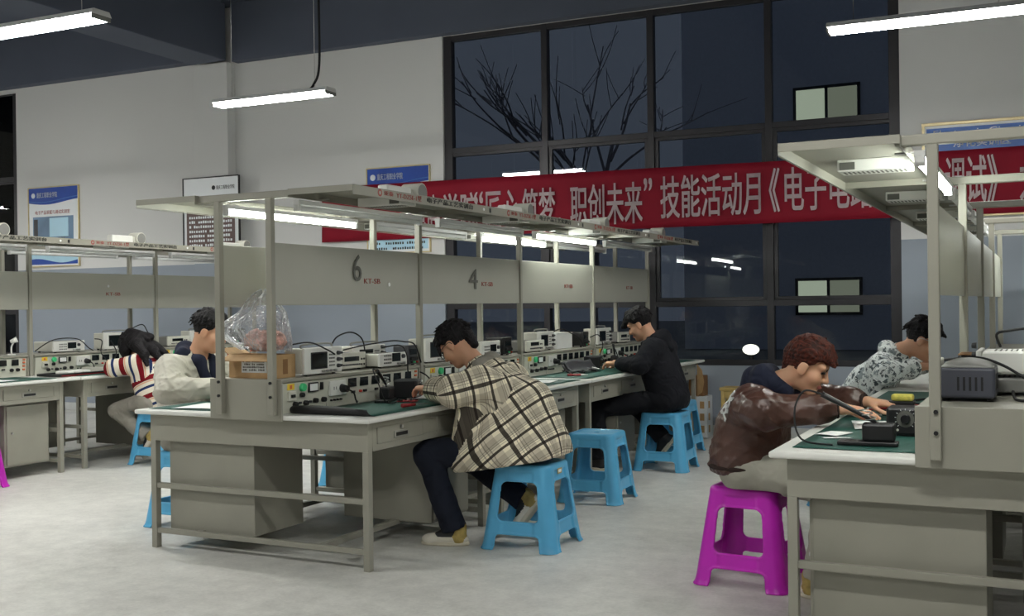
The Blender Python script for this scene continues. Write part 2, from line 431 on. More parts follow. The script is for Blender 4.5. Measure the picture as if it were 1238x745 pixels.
def poster(label, s0, s1, z0, z1, kind):
    t = wobj('poster', label, 'poster', 'framed wall posters', .151 if kind == 'brown' else 0); W_, H_ = s1-s0, z1-z0; rnd = random.Random(int(-s0*10))
    P = lambda u, v: (s0+W_*u, z0+H_*v)
    fr = MB(); e = .013
    for a in ((s0-e, s0, z0-e, z1+e), (s1, s1+e, z0-e, z1+e), (s0, s1, z0-e, z0), (s0, s1, z1, z1+e)): fr.box(a[0], a[1], -.03, 0, a[2], a[3])
    if kind == 'brown':
        obj('poster_frame', fr, M['blackframe'], t, bevel=.003)
        obj('sheet', MB().box(s0, s1, -.018, -.002, z0, z1), M['posterwhite'], t)
        obj('brown_panel', MB().box(s0+.05*W_, s1-.07*W_, -.02, -.018, z0+.13, z0+.66*H_), M['brownpanel'], t)
        text('header_text', '重庆工程职业学院', .33*W_, .05, (s0+.6*W_, -.0185, z1-.15), SX, SZ, M['ink'], t)
        obj('crest', MB().cyl((s0+.55*W_, -.018, z1-.125), (s0+.55*W_, -.0195, z1-.125), .028), M['ink'], t)
        text('slogan', '一切未来', .3*W_, .07, (s0+.05*W_, -.0185, z1-.29), SX, SZ, M['ink'], t)
        mb = MB(); textbars(mb, s0+.22*W_, s1-.25*W_, [z0+.585*H_], .055, -.0205, rnd)
        textbars(mb, s0+.1*W_, s1-.12*W_, [z0+.16+.058*i for i in range(7)], .034, -.0205, rnd, .93)
        obj('printed_text', mb, M['posterwhite'], t)
        return t
    obj('poster_frame', fr, M['gold'], t, bevel=.003)
    obj('sheet', MB().box(s0, s1, -.018, -.002, z0, z1), M['posterwhite'], t)
    obj('header_band', MB().prism(wave(s0, s1, z1-.2, -.03, z1), (0, -.0182, 0), SX, SZ, (0, -.001, 0)), M['postblue'], t)
    pale = mat('header_wave_blue', (70, 120, 196), .4)
    obj('header_wave', MB().tube([(s0+W_*i/14, -.0195, z1-.165-.03*math.sin(PI*1.3*i/14+.4)) for i in range(15)], .005), pale, t)
    obj('crest', MB().cyl((s0+.09*W_, -.018, z1-.1), (s0+.09*W_, -.0205, z1-.1), .036).cyl((s0+.09*W_, -.0205, z1-.1), (s0+.09*W_, -.021, z1-.1), .024), M['posterwhite'], t)
    text('header_text', '重庆工程职业学院', .42*W_, .075, (s0+.16*W_, -.0195, z1-.135), SX, SZ, M['posterwhite'], t, .01)
    if kind == 'photo':
        text('title_text', '电子产品装配与调试实训室', .7*W_, .055, (s0+.13*W_, -.0185, z0+.66*H_), SX, SZ, M['redmark'], t)
        ph = MB().box(s0+.08*W_, s0+.9*W_, -.0205, -.018, z0+.3*H_, z0+.63*H_)
        po = obj('photograph', ph, M['photo'], t)
        obj('photo_window', MB().box(s0+.42*W_, s0+.8*W_, -.022, -.0205, z0+.37*H_, z0+.61*H_), M['postpale'], po)
        obj('photo_shade', MB().box(s0+.1*W_, s0+.18*W_, -.022, -.0205, z0+.32*H_, z0+.6*H_), M['darkgrey'], po)
        text('caption', '实训区', .14*W_, .03, (s0+.6*W_, -.0222, z0+.335*H_), SX, SZ, M['ink'], t)
    obj('lower_field', MB().box(s0+.02, s1-.02, -.0195, -.018, z0+.03, z0+.27*H_), M['postpale'], t)
    mb = MB()
    if kind == 'photo': textbars(mb, s0+.06*W_, s0+.95*W_, [z0+.24*H_, z0+.205*H_], .03, -.0197, rnd)
    else: textbars(mb, s0+.06*W_, s0+.95*W_, [z0+.03+.06*i for i in range(5)], .03, -.0197, rnd)
    obj('printed_text', mb, M['ink'], t)
    if kind == 'photo':
        obj('footer_wave', MB().prism([(a, z0+.04+.06*math.sin(1.2+PI*.9*i/16)**2) for i, a in enumerate(s0+.02+(W_-.04)*k/16 for k in range(17))]+[(s1-.02, z0+.02), (s0+.02, z0+.02)], (0, -.0198, 0), SX, SZ, (0, -.001, 0)), M['postblue'], t)
    return t
poster('framed blue and white poster with a photograph, leftmost on the white wall', -12.6, -11.68, 1.96, 3.03, 'photo')
poster('black framed poster with a brown text panel beside the pilaster', -9.72, -8.86, 1.96, 2.97, 'brown')
poster('framed blue headed poster half hidden behind the red banner left of the window', -7.1, -6.28, 1.97, 2.945, 'text')
t = wobj('sign', 'wide blue wall sign with white lettering behind the red banner at right', 'sign')
fr = MB()
for a in ((-1.03, 1.63, 2.95, 2.975), (-1.03, -1.005, 2.1, 2.975), (1.605, 1.63, 2.1, 2.975), (-1.03, 1.63, 2.1, 2.125)): fr.box(a[0], a[1], -.035, 0, a[2], a[3])
obj('sign_frame', fr, M['gold'], t, bevel=.003)
obj('sign_board', MB().box(-1.005, 1.605, -.02, -.002, 2.125, 2.95), M['posterwhite'], t)
obj('blue_panel', MB().box(-.99, 1.59, -.024, -.02, 2.4, 2.925), M['signblue'], t)
text('sign_text', 'Electronic Circuit Assembly and Debugging', 1.9, .07, (-.93, -.0255, 2.835), SX, SZ, M['posterwhite'], t, .006)
text('sign_text', '净化实训区', .48, .075, (-.76, -.0255, 2.74), SX, SZ, M['posterwhite'], t, .012)
lowb = MB(); textbars(lowb, -.9, 1.5, [2.18, 2.26], .05, -.0205, random.Random(3)); obj('printed_text', lowb, M['signblue'], t)
# ------------------------------------------------------------------ workbenches
SEC = 1.467
HW = .7875
def flip(x, y): return (-x, 1.38-y)
def sbox(mb, side, x0, x1, y0, y1, z0, z1, m=0):
    """box given for the right side; side -1 turns it half round to the left side"""
    if side < 0: x0, x1, y0, y1 = -x1, -x0, 1.38-y1, 1.38-y0
    mb.box(x0, x1, y0, y1, z0, z1, m)
HZ = 1.945
def make_bench():
    t = thing('workbench', 'x', 'workbench', (0, 0, 0), 0, 'grey double-sided workbenches')
    obj('tabletop', MB().box(-HW, HW, 0, 1.463, .757, .782), M['laminate'], t, bevel=.009, seg=3)
    fr = MB()
    for y0, y1 in ((.07, .108), (1.29, 1.328)): fr.box(-HW+.053, HW-.053, y0, y1, .605, .757)
    for s in (-1, 1):
        x = s*(HW-.072)
        fr.box(x-.019, x+.019, .108, 1.29, .605, .64).box(x-.019, x+.019, .108, 1.29, .722, .757)
        fr.box(x-.019, x+.019, .108, .15, .64, .722).box(x-.019, x+.019, .6, .75, .64, .722).box(x-.019, x+.019, 1.232, 1.29, .64, .722)
    fr.box(-.03, .03, .108, 1.29, .605, .757)
    obj('frame', fr, M['steel'], t, bevel=.003)
    for sx in (-1, 1):
        for y in (.07, 1.29):
            x = sx*(HW-.072)
            obj('leg', MB().box(x-.019, x+.019, y, y+.038, 0, .606), M['steel'], t, bevel=.003)
    for y in (.077, 1.297):
        obj('rail', MB().box(-HW+.09, HW-.09, y, y+.028, .337, .366), M['steel'], t, bevel=.002)
        obj('rail', MB().box(-HW+.09, HW-.09, y, y+.028, .083, .111), M['steel'], t, bevel=.002)
    for sx in (-1, 1):
        x = sx*.415
        obj('rail', MB().box(x-.02, x+.02, .105, 1.297, .083, .111), M['steel'], t, bevel=.002)
    for side in (1, -1):
        c = MB(); sbox(c, side, .05, .655, .82, 1.245, .10, .6045)
        c = obj('cabinet', c, M['steel'], t, bevel=.004)
        d = MB(); sbox(d, side, .655, .668, .835, 1.23, .115, .585); d = obj('cabinet_door', d, M['steel'], c, bevel=.003)
        yy = 1.2 if side < 0 else .87
        x0 = side*.668
        l = MB(); y = flip(0, 1.19)[1] if side < 0 else .88
        obj('lock', l.cyl((x0, y, .37), (x0+side*.01, y, .37), .008, n=10), M['chrome'], c)
        for a, b in ((.15, .6), (.75, 1.232)):
            d = MB(); sbox(d, side, HW-.06, HW-.05, a+.004, b-.004, .637, .725)
            sbox(d, side, HW-.40, HW-.06, a+.02, b-.02, .65, .715)
            d = obj('drawer', d, M['steel'], t, bevel=.003)
            mid = (a+b)/2 if side > 0 else 1.38-(a+b)/2
            x0 = side*(HW-.05)
            h = MB().box(min(x0, x0+side*.006), max(x0, x0+side*.006), mid-.07, mid+.07, .652, .69)
            h = obj('handle', h, M['steel_in'], d, bevel=.002)
            hd = MB().box(min(x0+side*.006, x0+side*.008), max(x0+side*.006, x0+side*.008), mid-.055, mid+.055, .662, .68)
            obj('grip_slot', hd, M['black'], d)
            obj('lock', MB().cyl((x0, mid, .707), (x0+side*.012, mid, .707), .009, n=12), M['chrome'], d)
    # console
    c = MB()
    c.box(-.215, .235, 0, 1.405, .948, .967)                    # top shelf
    c.box(-.18, .2, .012, 1.395, .783, .948)
    c = obj('console', c, M['steel'], t, bevel=.003)
    obj('end_plate', MB().box(-.22, .257, -.012, .0, .753, .968), M['steel'], c, bevel=.002)
    obj('end_plate', MB().box(-.215, .235, 1.394, 1.405, .783, .966), M['steel'], c, bevel=.002)
    for sx in (-.13, .2135):
        for z in (.88, .953):
            obj('bolt', MB().cyl((sx+.003, -.0555, z), (sx+.003, -.047, z), .008, n=8), M['black'], c)
    for side in (1, -1):
        pm = MB().prism([(.2, .785), (.214, .785), (.226, .944), (.2, .948)], (0 if side > 0 else .02, .015, 0), (side, 0, 0), (0, 0, 1), (0, 1.375, 0))
        p = obj('instrument_panel', pm, M['console'], t)
        if side < 0: continue
        X0 = lambda z: .214+(z-.785)*.0755
        def bx(nm, y, z, w, h, d, m, bv=.001):
            return obj(nm, MB().box(X0(z)-.004, X0(z)+d, y-w/2, y+w/2, z-h/2, z+h/2), m, p, bevel=bv)
        def kn(nm, y, z, r, d, m):
            return obj(nm, MB().cyl((X0(z)-.003, y, z), (X0(z)+d, y, z), r, r*.85, 14), m, p)
        bx('warning_sticker', .108, .923, .06, .034, .002, M['yellow']); bx('sticker_mark', .108, .922, .02, .02, .003, M['orange'])
        bx('breaker', .115, .874, .065, .05, .012, M['offwhite'], .003); bx('breaker_lever', .115, .874, .03, .016, .02, M['black'])
        kn('green_lamp', .205, .914, .024, .018, M['greenled']); kn('knob', .2, .874, .014, .02, M['black'])
        bx('meter_bezel', .3, .908, .085, .052, .008, M['black'], .002); bx('meter_face', .3, .908, .068, .037, .010, M['paper'])
        bx('rocker_switch', .375, .91, .022, .042, .01, M['black'], .002)
        for y in (.145, .235, .32, .395): kn('knob', y, .828 if y < .3 else .834, .015, .022, M['black'])
        for y in (.19, .28): bx('toggle', y, .832, .014, .012, .012, M['darkgrey'])
        bx('socket_plate', .525, .888, .155, .085, .012, M['white'], .004)
        for y in (.49, .56):
            bx('socket_slot', y-.008, .888, .006, .018, .0125, M['black']); bx('socket_slot', y+.012, .888, .006, .018, .0125, M['black'])
        obj('power_plug', MB().cyl((X0(.885)+.01, .555, .885), (X0(.885)+.055, .555, .88), .024, .018), M['black'], p)
        obj('plug_cord', MB().tube([(X0(.88)+.05, .555, .88), (.31, .56, .86), (.312, .575, .825), (.29, .62, .800), (.25, .68, .796), (.24, .70, .797)], .005), M['rubber'], p)
        for k, y in enumerate((.67, .79, .91, 1.03, 1.15)):
            bx('display', y, .908, .082, .05, .004, M['screen'], .001)
            bx('toggle', y+.01, .853, .03, .014, .01, M['black'])
            if k % 2: kn('red_terminal', y-.04, .853, .008, .016, M['red'])
        bx('display', 1.275, .908, .07, .052, .004, M['screen'])
        for z in (.93, .905, .875, .845): bx('button', 1.362, z, .022, .013, .008, M['orange'], .002)
        for y in (1.24, 1.3): kn('knob', y, .845, .016, .02, M['black'])
        for y in (.47, .5, .53, .56): kn('terminal', y, .822, .006, .014, M['black'])
        obj('lower_strip', MB().box(X0(.8)-.004, X0(.8)+.001, .43, .432, .79, .945), M['greyink'], p)
    # gantry
    for sx in (-.13, .2135):
        obj('post', MB().box(sx-.019, sx+.019, -.047, -.013, .784, 1.91), M['steel'], t, bevel=.004)
        dp = obj('divider_panel', MB().box(sx-.008, sx+.006, -.012, 1.419, 1.356, 1.681), M['panelgrey'], t, bevel=.003)
        if sx > 0:
            text('stamped_text', 'KT-SB', .17, .03, (sx+.0065, .81, 1.478), (0, 1, 0), SZ, M['redmark'], dp)
    obj('crossbeam', MB().box(-.252, .363, -.05, -.01, 1.906, 1.944), M['steel'], t, bevel=.005)
    for side in (1, -1):
        a, b = (.365, .7625) if side > 0 else (-.672, -.25)
        y0, y1 = -.076, 1.389; z0 = HZ-.048; th = .0025
        c = MB().box(a, b, y0, y1, HZ-th, HZ)
        c.box(a, a+th, y0, y1, z0+.006, HZ).box(b-th, b, y0, y1, z0, HZ).box(a, b, y0, y0+th, z0+.016, HZ).box(a, b, y1-th, y1, z0+.016, HZ)
        o_, i_ = (b, a) if side > 0 else (a, b)
        q = o_-side*.012
        c.box(min(o_, q), max(o_, q), y0, y1, z0, z0+th)
        c = obj('canopy', c, M['steel'], t, bevel=.001)
        for y in (.2, 1.2):
            xt = .28 if side > 0 else -.2
            obj('bracket', MB().box(min(xt, i_+side*.05), max(xt, i_+side*.05), y-.012, y+.012, HZ-.036, HZ-.03) , M['chrome'], c)
        bl = MB().box(min(i_+side*.03, i_+side*.31), max(i_+side*.03, i_+side*.31), .5, .66, HZ-.05, HZ-.003)
        bl = obj('ballast_box', bl, M['white'], c, bevel=.004)
        vg = MB()
        for k in range(14):
            xx = i_+side*(.05+.018*k); vg.box(min(xx, xx+side*.008), max(xx, xx+side*.008), .54, .62, HZ-.0512, HZ-.05)
        obj('vent_grille', vg, M['greyink'], c)
        obj('connector_cover', MB().box(min(i_+side*.24, i_+side*.3), max(i_+side*.24, i_+side*.3), .495, .5, HZ-.045, HZ-.015), M['greyink'], c)
        xt = .28 if side > 0 else -.205
        tb = MB().cyl((xt, .12, 1.868), (xt, 1.33, 1.868), .015, n=14)
        lamp = obj('lamp_tube', tb, M['tube_off'], t)
        bt = MB().box(xt-.02, xt+.02, .1, 1.35, 1.885, 1.908)
        for y in (.1, 1.33): bt.box(xt-.018, xt+.018, y, y+.02, 1.85, 1.888)
        obj('lamp_batten', bt, M['white_enamel'], lamp, bevel=.003)
        if side > 0:
            YX = (0, 1, 0); x = b+.0006; z = HZ-.036
            obj('logo', MB().cyl((b-.0005, .165, HZ-.022), (b+.001, .165, HZ-.022), .019, n=20).cyl((b, .165, HZ-.022), (b+.0015, .165, HZ-.022), .010, n=16, m=1), [M['redmark'], M['steel']], c)
            text('maker_text', '亚泰', .09, .024, (x, .2, z+.004), YX, SZ, M['redmark'], c)
            text('model_text', 'YT-DZ5E-1型', .25, .03, (x, .32, z), YX, SZ, M['redmark'], c)
            text('title_text', '电子产品工艺实训台', .53, .03, (x, .63, z), YX, SZ, M['ink'], c, .01)
            obj('indicator_dot', MB().cyl((b-.001, 1.295, HZ-.024), (b+.004, 1.295, HZ-.024), .009, n=12), M['paper'], c)
            obj('seam_cap', MB().box(b-.001, b+.003, 1.37, 1.389, HZ-.038, HZ-.012), M['black'], c)
    # white unit with a round end standing on the canopy
    u = MB().box(.46, .53, .60, .85, HZ, HZ+.078)
    u = obj('exhaust_unit', u, M['white'], t, bevel=.01)
    dr = MB().cyl((.44, .92, HZ+.056), (.56, .92, HZ+.056), .056, n=24).box(.47, .53, .85, .92, HZ+.02, HZ+.07)
    obj('drum', dr, M['offwhite'], u, bevel=.003)
    obj('drum_face', MB().cyl((.56, .92, HZ+.056), (.563, .92, HZ+.056), .047, n=24), M['midgrey'], u)
    return t
proto = make_bench()
lit_mesh = None
def lamps(t): return [c for c in t.children if c.name.startswith('lamp_tube')]
def endcap(t, y=SEC):
    for sx in (-.13, .2135):
        obj('post', MB().box(sx-.019, sx+.019, y-.047, y-.013, .784, 1.91), M['steel'], t, bevel=.004)
    obj('crossbeam', MB().box(-.252, .363, y-.05, y-.01, 1.906, 1.944), M['steel'], t, bevel=.005)
CX, LX, RX = -3.8075, -8.06, -.1505
rows = {'centre': (CX, 4.471, 4), 'left': (LX, 6.5-2*SEC, 4), 'right': (RX, 4.02, 4)}
ordn = ['nearest', 'second', 'third', 'farthest']
desc = {('centre', 0): 'grey workbench with a big handwritten 6 on its panel, nearest of the middle row',
        ('centre', 1): 'grey workbench with a handwritten 4 on its panel, second of the middle row',
        ('centre', 2): 'grey workbench with green mat, third of the middle row, behind the empty blue stool',
        ('centre', 3): 'grey workbench where the person in the black hoodie sits, farthest of the middle row',
        ('left', 0): 'grey workbench at the left, the one outside the left edge of the view',
        ('left', 1): 'grey workbench at the left edge with a cabinet door facing us, unlit canopy',
        ('left', 2): 'grey workbench where the person in the striped sweater sits, left row',
        ('left', 3): 'grey workbench at the far end of the left row, behind the pale jacket',
        ('right', 0): 'grey workbench at the right edge where the person in the brown leather jacket sits',
        ('right', 1): 'grey workbench second in the right row, behind the dark round-topped case',
        ('right', 2): 'grey workbench in the right row where the person in the patterned jacket sits',
        ('right', 3): 'grey workbench at the far end of the right row by the wall sign'}
LIT = {('centre', 0): (-1,), ('centre', 2): (1, -1), ('right', 0): (-1,), ('right', 3): (1,)}
BENCH = {}
first = True
for rn, (x, y0, n) in rows.items():
    for k in range(n):
        b = proto if first else copy_tree(proto); first = False
        BENCH[rn, k] = b
        b.location = (x, y0+k*SEC, 0); b['label'] = desc[rn, k]
for key, b in BENCH.items():
    for lp in lamps(b):
        side = 1 if lp.data.vertices[0].co.x > 0 else -1
        if side in LIT.get(key, ()):
            lp.material_slots[0].link = 'OBJECT'; lp.material_slots[0].material = M['tube_on']
    if key[1] == 3: endcap(b)
    if key[1] > 0:      # only the first bench of a row has the outer end plate and its bolts
        for c in list(b.children):
            if c.name.startswith('console'):
                for q in list(c.children):
                    if q.name.startswith('bolt') or (q.name.startswith('end_plate') and q.data.vertices[0].co.y < .1): bpy.data.objects.remove(q)
    if key[0] == 'right':   # this row's gantry stands a little further left and lower on the tables
        for c in b.children:
            nm = c.name.split('.')[0]
            if nm in ('console', 'instrument_panel', 'post', 'divider_panel', 'crossbeam', 'canopy', 'lamp_tube', 'exhaust_unit'): c.location.x -= .07 if nm in ('post', 'divider_panel', 'crossbeam') else .05
            if nm == 'console':
                for q in c.children:
                    if q.name.startswith('bolt'): q.location.x -= .02
            if nm in ('crossbeam', 'canopy', 'lamp_tube', 'exhaust_unit'): c.location.z -= .03
def hand(body, w, h, y, z, b, m):
    dp = [c for c in b.children if c.name.startswith('divider_panel') and c.data.vertices[0].co.x > 0][0]
    text('handwritten_number', body, w, h, (.2270, y, z), (0, 1, 0), SZ, m, dp)
hand('6', .085, .155, .69, 1.49, BENCH['centre', 0], M['greyink'])
hand('4', .13, .14, .61, 1.455, BENCH['centre', 1], M['greyink'])
for key, y, z in ((('centre', 0), 1.07, 1.475), (('left', 2), .83, 1.565)):
    dp = [c for c in BENCH[key].children if c.name.startswith('divider_panel') and c.data.vertices[0].co.x > 0][0]
    obj('round_sticker', MB().cyl((.225, y, z), (.2285, y, z), .012), M['paper'], dp)
# ------------------------------------------------------------------ implicit surfaces (smooth unions meshed with surface nets)
def A3(p): return np.array(p, float)
def cap(a, b, ra, rb, g=0, k=None): return ('c', A3(a), A3(b), ra, rb, g, k)
def ell(c, r, R=None, g=0, k=None): return ('e', A3(c), A3(r), None if R is None else np.array(R, float), 0, g, k)
def evalp(p, X):
    if p[0] == 'c':
        a, b = p[1], p[2]; ab = b-a; d = X-a
        t = np.clip((d@ab)/max(ab@ab, 1e-12), 0, 1)
        return np.linalg.norm(d-t[..., None]*ab, axis=-1)-(p[3]+(p[4]-p[3])*t)
    d = X-p[1]
    if p[3] is not None: d = d@p[3]
    r = p[2]; q = d/r; k0 = np.linalg.norm(q, axis=-1); k1 = np.linalg.norm(q/r, axis=-1)
    return k0*(k0-1)/np.maximum(k1, 1e-9)
def smin(a, b, k):
    h = np.clip(.5+.5*(b-a)/k, 0, 1)
    return b*(1-h)+a*h-k*h*(1-h)
def union(prims, X, k):
    D = None
    for p in prims:
        d = evalp(p, X); D = d if D is None else smin(D, d, p[6] or k)
    return D
def snet(fun, lo, hi, h):
    lo = A3(lo); hi = A3(hi); n = np.ceil((hi-lo)/h).astype(int)+1
    ax = [lo[i]+h*np.arange(n[i]) for i in range(3)]
    X = np.stack(np.meshgrid(*ax, indexing='ij'), -1).astype(np.float64)
    F = fun(X).astype(np.float64); S = F < 0
    c = [(i, j, k) for i in (0, 1) for j in (0, 1) for k in (0, 1)]
    sl = lambda V, o: V[o[0]:n[0]-1+o[0], o[1]:n[1]-1+o[1], o[2]:n[2]-1+o[2]]
    cnt = sum(sl(S, o).astype(int) for o in c)
    act = (cnt > 0) & (cnt < 8); I = np.argwhere(act)
    idx = -np.ones(act.shape, int); idx[act] = np.arange(len(I))
    P = np.zeros((len(I), 3)); N = np.zeros(len(I))
    for a in range(3):
        for u in (0, 1):
            for v in (0, 1):
                o = [0, 0, 0]; o[(a+1) % 3] = u; o[(a+2) % 3] = v; e = list(o); e[a] = 1
                f0 = F[tuple((I+o).T)]; f1 = F[tuple((I+e).T)]; cr = (f0 < 0) != (f1 < 0)
                t = np.where(cr, f0/np.where(cr, f0-f1, 1), 0)
                q = np.tile(A3(o), (len(I), 1)); q[:, a] = t
                P[cr] += q[cr]; N[cr] += 1
    V = lo+h*(I+P/N[:, None])
    Q = []
    for a in range(3):
        b, d = (a+1) % 3, (a+2) % 3
        s0 = [slice(None)]*3; s1 = [slice(None)]*3; s0[a] = slice(0, -1); s1[a] = slice(1, None)
        A, B = S[tuple(s0)], S[tuple(s1)]
        E = np.argwhere(A != B)
        ok = (E[:, b] > 0) & (E[:, d] > 0) & (E[:, b] < n[b]-1) & (E[:, d] < n[d]-1); E = E[ok]
        inside = S[tuple(E.T)]
        def cell(db, dd):
            q = E.copy(); q[:, b] -= db; q[:, d] -= dd; return idx[tuple(q.T)]
        q = np.stack([cell(1, 1), cell(0, 1), cell(0, 0), cell(1, 0)], 1)
        q[~inside] = q[~inside][:, ::-1]
        Q.append(q)
    return V, np.concatenate(Q)
def bounds(prims, pad=.05):
    lo = np.full(3, 9.); hi = -lo
    for p in prims:
        if p[0] == 'c':
            r = max(p[3], p[4])
            for q in (p[1], p[2]): lo = np.minimum(lo, q-r); hi = np.maximum(hi, q+r)
        else:
            r = p[2] if p[3] is None else np.full(3, p[2].max())
            lo = np.minimum(lo, p[1]-r); hi = np.maximum(hi, p[1]+r)
    return lo-pad, hi+pad
def groups(prims, C):
    D = np.stack([evalp(p, C) for p in prims], 0); return np.array([p[5] for p in prims])[D.argmin(0)]
def mesh_np(name, parts, mats, parent=None, uv=None, smooth=True):
    """parts: list of (V, Q, mat index array)"""
    o = 0; VV = []; QQ = []; MM = []
    for V, Q, m in parts:
        VV.append(V); QQ.append(Q+o); o += len(V); MM.append(np.full(len(Q), m) if np.isscalar(m) else m)
    V = np.concatenate(VV); Q = np.concatenate(QQ); m = np.concatenate(MM)
    me = bpy.data.meshes.new(name); me.vertices.add(len(V)); me.vertices.foreach_set('co', V.ravel())
    me.loops.add(4*len(Q)); me.loops.foreach_set('vertex_index', Q.ravel())
    me.polygons.add(len(Q)); me.polygons.foreach_set('loop_start', np.arange(len(Q))*4)
    me.polygons.foreach_set('material_index', m.astype(np.int32)); me.polygons.foreach_set('use_smooth', np.full(len(Q), smooth))
    for x in (mats if isinstance(mats, (list, tuple)) else [mats]): me.materials.append(x)
    me.update(calc_edges=True); me.validate()
    if uv is not None:
        bones = uv; C = V[Q].mean(1)
        D = np.stack([evalp(('c', b[0], b[1], b[2], b[3], 0, None), C) for b in bones], 0); w = D.argmin(0)
        UV = np.zeros((len(Q), 4, 2))
        for i, b in enumerate(bones):
            f = w == i
            if not f.any(): continue
            a = b[0]; d = b[1]-a; L = np.linalg.norm(d); d = d/L
            ref = A3(b[5]); x = ref-d*(ref@d); x /= np.linalg.norm(x); y = np.cross(d, x)
            P = V[Q[f]]-a; v = P@d; th = np.arctan2(P@y, P@x)
            c = th[:, :1]; th = c+np.mod(th-c+PI, 2*PI)-PI
            UV[f, :, 0] = th*b[4]; UV[f, :, 1] = v+b[6]
        l = me.uv_layers.new(name='UVMap'); l.data.foreach_set('uv', UV.reshape(-1).astype(np.float32))
    ob = bpy.data.objects.new(name, me); COL.objects.link(ob)
    if parent is not None: ob.parent = parent
    return ob
def wob(X, s=1., seed=0):
    x, y, z = X[..., 0], X[..., 1], X[..., 2]
    a = np.sin(21*x*s+3*np.sin(13*z*s+seed)+seed)+np.sin(26*z*s+2.5*np.sin(15*y*s+1+seed)+1.7*seed)+np.sin(24*y*s+2.2*np.sin(17*x*s+2)+.6*seed)
    return a/3
# ------------------------------------------------------------------ plastic stools
def stool_mesh():
    H = .465
    def f(X):
        x, y, z = X[..., 0], X[..., 1], X[..., 2]
        t = np.clip(z/H, -.1, 1.1)
        s = .225-.062*t+.012*np.exp(-np.maximum(z, 0)/.012)
        r = .055
        def rb(x, y, s, r):
            qx, qy = np.abs(x)-(s-r), np.abs(y)-(s-r)
            return np.hypot(np.maximum(qx, 0), np.maximum(qy, 0))+np.minimum(np.maximum(qx, qy), 0)-r
        mn = np.minimum(np.abs(x), np.abs(y)); u = mn/s
        rec = .007*np.clip((.50-u)/.08, 0, 1)
        d = rb(x, y, s, r)+rec
        shell = np.maximum(d, -(d+.011))
        def win(u, z):
            w = (s*.60)
            qx = np.abs(u)-(w-.03); qz = np.abs(z-.265)-(.105-.03)
            w1 = np.hypot(np.maximum(qx, 0), np.maximum(qz, 0))+np.minimum(np.maximum(qx, qz), 0)-.03
            qx = np.abs(u)-(s*.60-.02); qz = np.abs(z+.02)-(.105-.02)
            w2 = np.hypot(np.maximum(qx, 0), np.maximum(qz, 0))+np.minimum(np.maximum(qx, qz), 0)-.02
            return np.minimum(w1, w2)
        cx = np.where(np.abs(y) > np.abs(x), win(x, z), win(y, z))
        shell = np.maximum(shell, -cx)
        lip = np.maximum(np.abs(cx-.006)-.005, np.maximum(d-.004, -(d+.006)))
        shell = np.minimum(shell, np.maximum(lip, -z))
        shell = np.maximum(shell, np.maximum(-z, z-(H-.012)))
        top = rb(x, y, s+.001, r)
        rr = .016
        a = top+rr; b = np.abs(z-(H-.022))-(.022-rr)
        slab = np.hypot(np.maximum(a, 0), np.maximum(b, 0))+np.minimum(np.maximum(a, b), 0)-rr
        dish = rb(x, y, s-.035, .04); slab = np.maximum(slab, -np.maximum(dish, (H-.004)-z))
        under = rb(x, y, s-.012, r); slab = np.maximum(slab, -np.maximum(under, z-(H-.016)))
        rad = np.hypot(x, y); slab = np.maximum(slab, -(rad-.018))
        return np.minimum(shell, slab)
    return snet(f, (-.25, -.25, -.006), (.25, .25, .48), .0052)
SV, SQ = stool_mesh()
STM = {}
def stool(colour, x, y, rz, label, group, sticker=False):
    if colour not in STM:
        STM[colour] = mesh_np('plastic_stool', [(SV, SQ, 0)], M[colour]); o = STM[colour]
    else:
        o = STM[colour].copy(); COL.objects.link(o)
    o.location = (x, y, .0); o.rotation_euler[2] = rz
    tag(o, label, 'stool', group)
    if sticker:
        s = obj('maker_sticker', MB().box(.169, .1705, -.03, .03, .405, .435).box(.1705, .171, -.02, .02, .412, .428, 1), [M['palewood'], M['paper']], o)
    return o
BS, MS = 'sky blue plastic stools', 'magenta plastic stools'
stool('blue', -2.60, 5.46, .03, 'sky blue plastic stool under the person in the plaid jacket', BS, True)
stool('blue', -2.785, 6.90, .05, 'empty sky blue plastic stool between the plaid jacket and the black hoodie', BS)
stool('blue', -2.785, 8.39, .04, 'sky blue plastic stool under the person in the black hoodie', BS)
stool('blue', -3.02, 9.36, .0, 'sky blue plastic stool standing unused behind the person in the black hoodie', BS)
stool('blue', -6.945, 7.10, .0, 'sky blue plastic stool under the person in the striped sweater', BS)
stool('blue', -4.80, 5.16, .0, 'sky blue plastic stool under the person in the pale jacket', BS)
stool('blue', -4.74, 6.85, .1, 'empty sky blue plastic stool seen underneath the nearest middle workbench', BS)
stool('magenta', -1.285, 5.17, -.1, 'magenta plastic stool under the person in the brown leather jacket', MS)
stool('magenta', -7.355, 5.47, .0, 'magenta plastic stool cut by the left edge of the view', MS)
stool('blue', -1.20, 7.38, .0, 'sky blue plastic stool under the person in the patterned jacket', BS)
